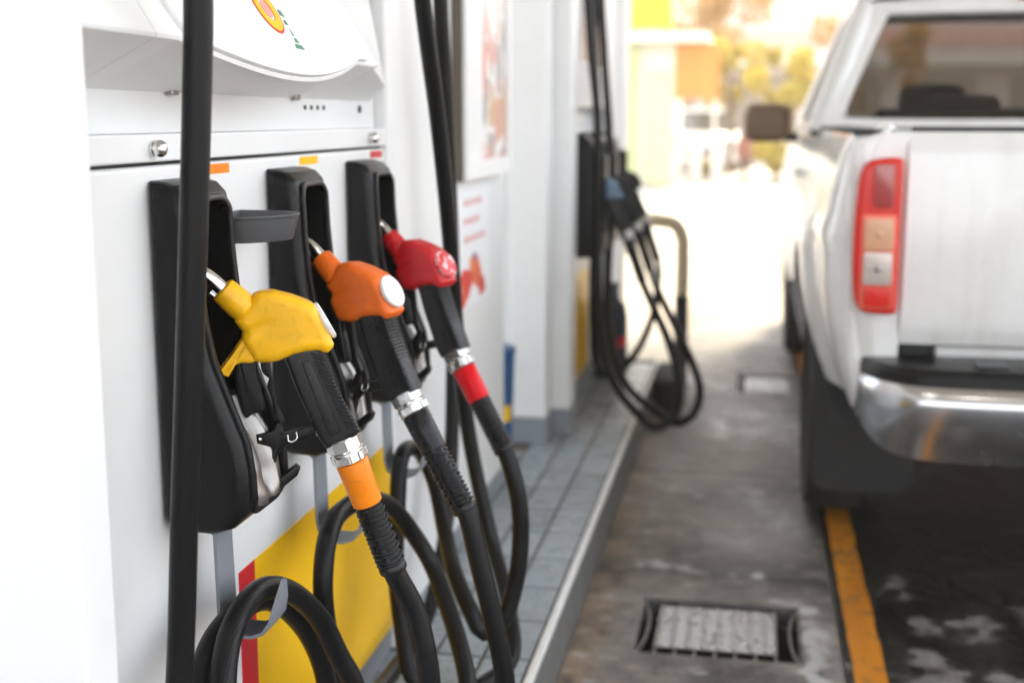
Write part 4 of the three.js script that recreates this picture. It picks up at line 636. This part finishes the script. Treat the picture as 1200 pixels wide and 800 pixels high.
  for (const x of [-0.38, 0.38]) { mesh('seat', mergeGeometries([new RoundedBoxGeometry(0.46, 0.62, 0.14, 4, 0.06).translate(XC + x, 0.90, -5.35), new RoundedBoxGeometry(0.25, 0.17, 0.10, 4, 0.045).translate(XC + x, 1.25, -5.33), new RoundedBoxGeometry(0.46, 0.14, 0.5, 4, 0.05).translate(XC + x, 0.76, -5.6)].map(uvm)), M.darkInterior, t); }
  mesh('rear_bench', mergeGeometries([new RoundedBoxGeometry(1.3, 0.50, 0.12, 4, 0.05).translate(XC, 0.99, -4.82), new RoundedBoxGeometry(0.26, 0.13, 0.08, 4, 0.035).translate(XC - 0.34, 1.22, -4.83), new RoundedBoxGeometry(0.26, 0.13, 0.08, 4, 0.035).translate(XC + 0.34, 1.22, -4.83)].map(uvm)), M.darkInterior, t);
  mesh('dashboard', bx(XC - 0.76, 0.95, -6.5, XC + 0.76, 1.185, -6.12, 0.06, 4), M.darkInterior, t);
}
// ---------------------------------------------------------------- across the street
{
  const k = thing('roadside_kiosk', 'cream roadside kiosk with a green corner post and flat beam', 'kiosk');
  mesh('wall', bx(-4.6, 0, -26.4, -1.45, 2.56, -24.05, 0.02), M.cream, k);
  mesh('door', bx(-1.98, 0.02, -24.05, -1.52, 2.1, -24.01, 0.01), std('pale_yellow_door', [0.72, 0.62, 0.34], 0.5), k);
  mesh('corner_post', bx(-2.26, 0, -24.0, -2.17, 2.56, -23.85, 0.01), std('leaf_green_paint', [0.42, 0.50, 0.16], 0.5), k);
  mesh('beam', bx(-4.7, 2.57, -26.4, -0.86, 2.76, -23.7, 0.02), M.cream, k);
  mesh('shutter_frame', bx(-1.46, 1.57, -24.12, -0.68, 2.57, -24.02, 0.01), M.brown, k);
  for (let i = 0; i < 9; i++) mesh('shutter_slat', bx(-1.43, 1.60 + i * 0.105, -24.02, -0.71, 1.695 + i * 0.105, -24.0, 0.008), M.brown, k);
  mesh('counter_post', mergeGeometries([bx(-1.45, 0, -24.12, -1.38, 1.57, -24.04, 0.005), bx(-0.76, 0, -24.12, -0.69, 1.57, -24.04, 0.005)]), M.cream, k);
  mesh('counter', bx(-1.46, 0.85, -24.3, -0.68, 0.95, -23.9, 0.01), M.cream, k);
  const s = thing('shop_sign', 'bright yellow sign board standing on the kiosk beam', 'sign'); 
  mesh('board', bx(-2.27, 2.80, -23.85, -1.52, 4.2, -23.75, 0.02), std('bright_yellow_board', [0.90, 0.68, 0.01], 0.5), s);
  mesh('foot', mergeGeometries([bx(-2.2, 2.76, -23.84, -2.12, 2.81, -23.76, 0.002), bx(-1.68, 2.76, -23.84, -1.6, 2.81, -23.76, 0.002)]), M.seam, s);
  const w = thing('street_building', 'pale building with a red band behind the trees', 'building');
  mesh('wall', bx(-9, 0, -52, 14, 9, -44, 0.05), std('pale_rose_render', [0.70, 0.58, 0.54], 0.8, 0, { map: T.smudge }), w);
  mesh('red_band', bx(-9.02, 3.6, -43.99, 14.02, 4.1, -43.8, 0.02), std('red_fascia', [0.70, 0.36, 0.30], 0.6), w);
  mesh('awning', bx(-8, 2.9, -43.99, 12, 3.05, -42.6, 0.02), M.cream, w);
  for (let i = 0; i < 7; i++) { const q = mesh('window', bx(-7 + i * 3, 0.9, -44.0, -5 + i * 3, 2.6, -43.97, 0.02), std('shop_window', [0.25, 0.20, 0.16], 0.2), w); mesh('sill', bx(-7.1 + i * 3, 0.8, -43.97, -4.9 + i * 3, 0.9, -43.85, 0.01), M.cream, q); }
}
function tree(name, label, x, z, h, rx, ry, y0, seed, m, n = 2600) {
  const t = thing(name, label, name === 'shrub' ? 'shrub' : 'tree', [x, 0, z], 0, 'trees and shrubs across the street'), r = rng(seed), P = [], idx = [], trunkTop = y0 + ry * 0.4;
  mesh('trunk', mergeGeometries([tube([[0, -0.05, 0], [0.03 * rx, trunkTop * 0.5, 0.02], [-0.02, trunkTop, 0]], 0.05 + 0.03 * rx, { rad: 8, seg: 10 }), ...[0, 1, 2, 3].map((k) => tube([[0, trunkTop * 0.6, 0], [Math.cos(k * 1.7) * rx * 0.3, trunkTop * 0.95, Math.sin(k * 1.7) * rx * 0.3], [Math.cos(k * 1.7) * rx * 0.6, y0 + ry * 1.1, Math.sin(k * 1.7) * rx * 0.6]], 0.03, { rad: 6, seg: 8 }))]), M.bark, t);
  const cl = []; for (let k = 0; k < 15; k++) { const a = r() * 6.283, u = Math.sqrt(r()), v = r() * 2 - 1; cl.push([Math.cos(a) * u * rx, y0 + ry + v * ry * 0.95 * Math.sqrt(1 - u * u * 0.6), Math.sin(a) * u * rx, (0.16 + 0.26 * r()) * Math.min(rx, ry)]); }
  const q = new THREE.Vector3(), w = new THREE.Vector3(), d = new THREE.Vector3();
  for (let i = 0; i < n; i++) { const c = cl[Math.floor(r() * cl.length)]; q.set(r() - 0.5, r() - 0.5, r() - 0.5).normalize().multiplyScalar(c[3] * Math.cbrt(r())); const s = 0.05 + 0.05 * r(); d.set(r() - 0.5, r() - 0.5, r() - 0.5).normalize(); w.set(r() - 0.5, r() - 0.5, r() - 0.5).cross(d).normalize(); const b = P.length / 3, cx = c[0] + q.x, cy = c[1] + q.y, cz = c[2] + q.z; P.push(cx - d.x * s, cy - d.y * s, cz - d.z * s, cx + w.x * s * 0.5, cy + w.y * s * 0.5, cz + w.z * s * 0.5, cx + d.x * s, cy + d.y * s, cz + d.z * s, cx - w.x * s * 0.5, cy - w.y * s * 0.5, cz - w.z * s * 0.5); idx.push(b, b + 1, b + 2, b, b + 2, b + 3); }
  const g = new THREE.BufferGeometry(); g.setAttribute('position', new THREE.Float32BufferAttribute(P, 3)); g.setIndex(idx); g.computeVertexNormals(); mesh('crown', g, m, t);
}
tree('tree', 'yellow green tree left of the truck mirror, nearest the kiosk', -0.55, -29.5, 3.2, 0.75, 0.75, 1.55, 21, M.leaf);
tree('tree', 'broad bright yellow green tree above the truck mirror', 0.75, -28.5, 3, 1.15, 0.8, 1.25, 22, M.leaf, 3600);
tree('tree', 'tall olive tree behind the kiosk shutter', -1.2, -33, 5, 1.5, 1.5, 2.2, 23, M.leaf2, 3600);
tree('tree', 'olive tree half hidden by the pickup cab', 2.4, -31, 4, 1.4, 1.1, 1.4, 24, M.leaf2, 3200);
tree('shrub', 'low yellow green shrub under the truck mirror', 0.42, -25.5, 1, 0.42, 0.38, 0.12, 25, M.leaf, 1500);
tree('shrub', 'small low shrub beside the parked scooter', -0.85, -26, 0.6, 0.25, 0.2, 0.06, 26, M.leaf, 700);
{ // white car facing the forecourt
  const c = thing('parked_car', 'white car parked head on across the street', 'car', [-1.15, 0, -30.2]);
  const sec = (z, w, y0, y1, r) => [[-w, y0, z], [-w * 1.02, (y0 + y1) / 2, z], [-w * 0.94, y1 - r, z], [-w * 0.8, y1, z], [w * 0.8, y1, z], [w * 0.94, y1 - r, z], [w * 1.02, (y0 + y1) / 2, z], [w, y0, z]];
  mesh('body', loft([sec(0, 0.62, 0.28, 0.62, 0.1), sec(-0.1, 0.80, 0.22, 0.74, 0.08), sec(-0.9, 0.86, 0.2, 0.92, 0.06), sec(-3.2, 0.86, 0.2, 0.95, 0.06), sec(-4.0, 0.78, 0.25, 0.9, 0.1)], { deg: 40 }), M.truck, c);
  mesh('roof', loft([sec(-1.75, 0.60, 1.38, 1.46, 0.03), sec(-2.2, 0.62, 1.40, 1.50, 0.03), sec(-3.0, 0.60, 1.38, 1.46, 0.03)], { deg: 40 }), M.truck, c);
  mesh('windscreen', loft([[[-0.74, 0.93, -0.95], [0.74, 0.93, -0.95], [0.58, 1.385, -1.76], [-0.58, 1.385, -1.76]], [[-0.74, 0.92, -0.99], [0.74, 0.92, -0.99], [0.58, 1.375, -1.80], [-0.58, 1.375, -1.80]]]), std('dark_windscreen', [0.05, 0.05, 0.05], 0.08), c);
  mesh('cabin', loft([[[-0.76, 0.94, -1.05], [0.76, 0.94, -1.05], [0.76, 0.94, -3.3], [-0.76, 0.94, -3.3]], [[-0.58, 1.39, -1.85], [0.58, 1.39, -1.85], [0.58, 1.39, -2.9], [-0.58, 1.39, -2.9]]]), std('dark_side_glass', [0.05, 0.05, 0.05], 0.1), c);
  for (const s of [-1, 1]) { mesh('headlight', new THREE.SphereGeometry(0.11, 16, 12).scale(1.2, 0.8, 0.5).translate(s * 0.6, 0.62, -0.03), M.clearLens, c); for (const z of [-0.75, -3.25]) mesh('wheel', turned([[0, -0.09], [0.28, -0.09], [0.30, -0.06], [0.30, 0.06], [0.28, 0.09], [0, 0.09]], [s * 0.76, 0.30, z], [1, 0, 0], 24), M.tyre, c); }
  mesh('grille', bx(-0.4, 0.38, 0.0, 0.4, 0.54, 0.02, 0.01), M.seam, c);
}
{ // scooter
  const c = thing('scooter', 'dark red scooter with a round headlight beside the white car', 'scooter', [-0.17, 0, -26.2]);
  for (const z of [0, -1.2]) mesh('wheel', turned([[0.12, -0.045], [0.22, -0.045], [0.235, 0], [0.22, 0.045], [0.12, 0.045], [0.12, -0.045]], [0, 0.235, z], [1, 0, 0], 24), M.tyre, c);
  const red = std('maroon_fairing', [0.22, 0.05, 0.03], 0.35);
  mesh('leg_shield', loft([[0.30, 0.10, -0.05], [0.55, 0.19, -0.12], [0.85, 0.15, -0.22], [0.98, 0.09, -0.25]].map(([y, w, z]) => [[-w, y, z], [-w * 0.6, y, z + 0.08], [0, y, z + 0.11], [w * 0.6, y, z + 0.08], [w, y, z], [w * 0.6, y, z - 0.05], [-w * 0.6, y, z - 0.05]])), red, c);
  mesh('tail', new RoundedBoxGeometry(0.30, 0.28, 0.8, 4, 0.1).translate(0, 0.62, -1.0), red, c);
  mesh('saddle', new RoundedBoxGeometry(0.28, 0.10, 0.62, 4, 0.04).translate(0, 0.80, -0.9), M.seam, c);
  mesh('footboard', bx(-0.15, 0.26, -0.75, 0.15, 0.34, -0.1, 0.02), M.seam, c);
  mesh('handlebar', tube([[-0.33, 1.02, -0.36], [-0.15, 1.03, -0.27], [0.15, 1.03, -0.27], [0.33, 1.02, -0.36]], 0.018), M.seam, c);
  mesh('headlight', new THREE.SphereGeometry(0.085, 16, 12).scale(1, 1, 0.6).translate(0, 0.93, -0.16), M.clearLens, c);
  mesh('fork', tube([[0, 0.98, -0.25], [0, 0.235, 0]], 0.04, { seg: 6 }), M.cast, c);
}
const bollardLabels = ['white bollard beside the green kiosk post', 'white bollard before the left half of the white car', 'white bollard before the right half of the white car'];
[[-2.28, -25.2], [-1.12, -25.6], [-0.72, -25.9]].forEach(([x, z], i) => { const b = thing('bollard', bollardLabels[i], 'bollard', [x, -0.01, z], 0, 'white bollards along the street'); mesh('post', turned([[0, 0], [0.11, 0], [0.11, 0.55], [0.10, 0.64], [0.05, 0.70], [0, 0.71]], [0, 0, 0], [0, 1, 0], 20), M.white2, b); mesh('base_ring', turned([[0.112, 0], [0.15, 0], [0.14, 0.05], [0.112, 0.06]], [0, 0, 0], [0, 1, 0], 20), M.greyPaint, b); });
scene.traverse((o) => { if (o.isMesh) { o.castShadow = true; o.receiveShadow = true; } });
scene.fog = new THREE.FogExp2(new THREE.Color().setRGB(1, 0.85, 0.64), 0.006);  // thin warm haze added in place of the lens flare glow
renderer.render(scene, camera);
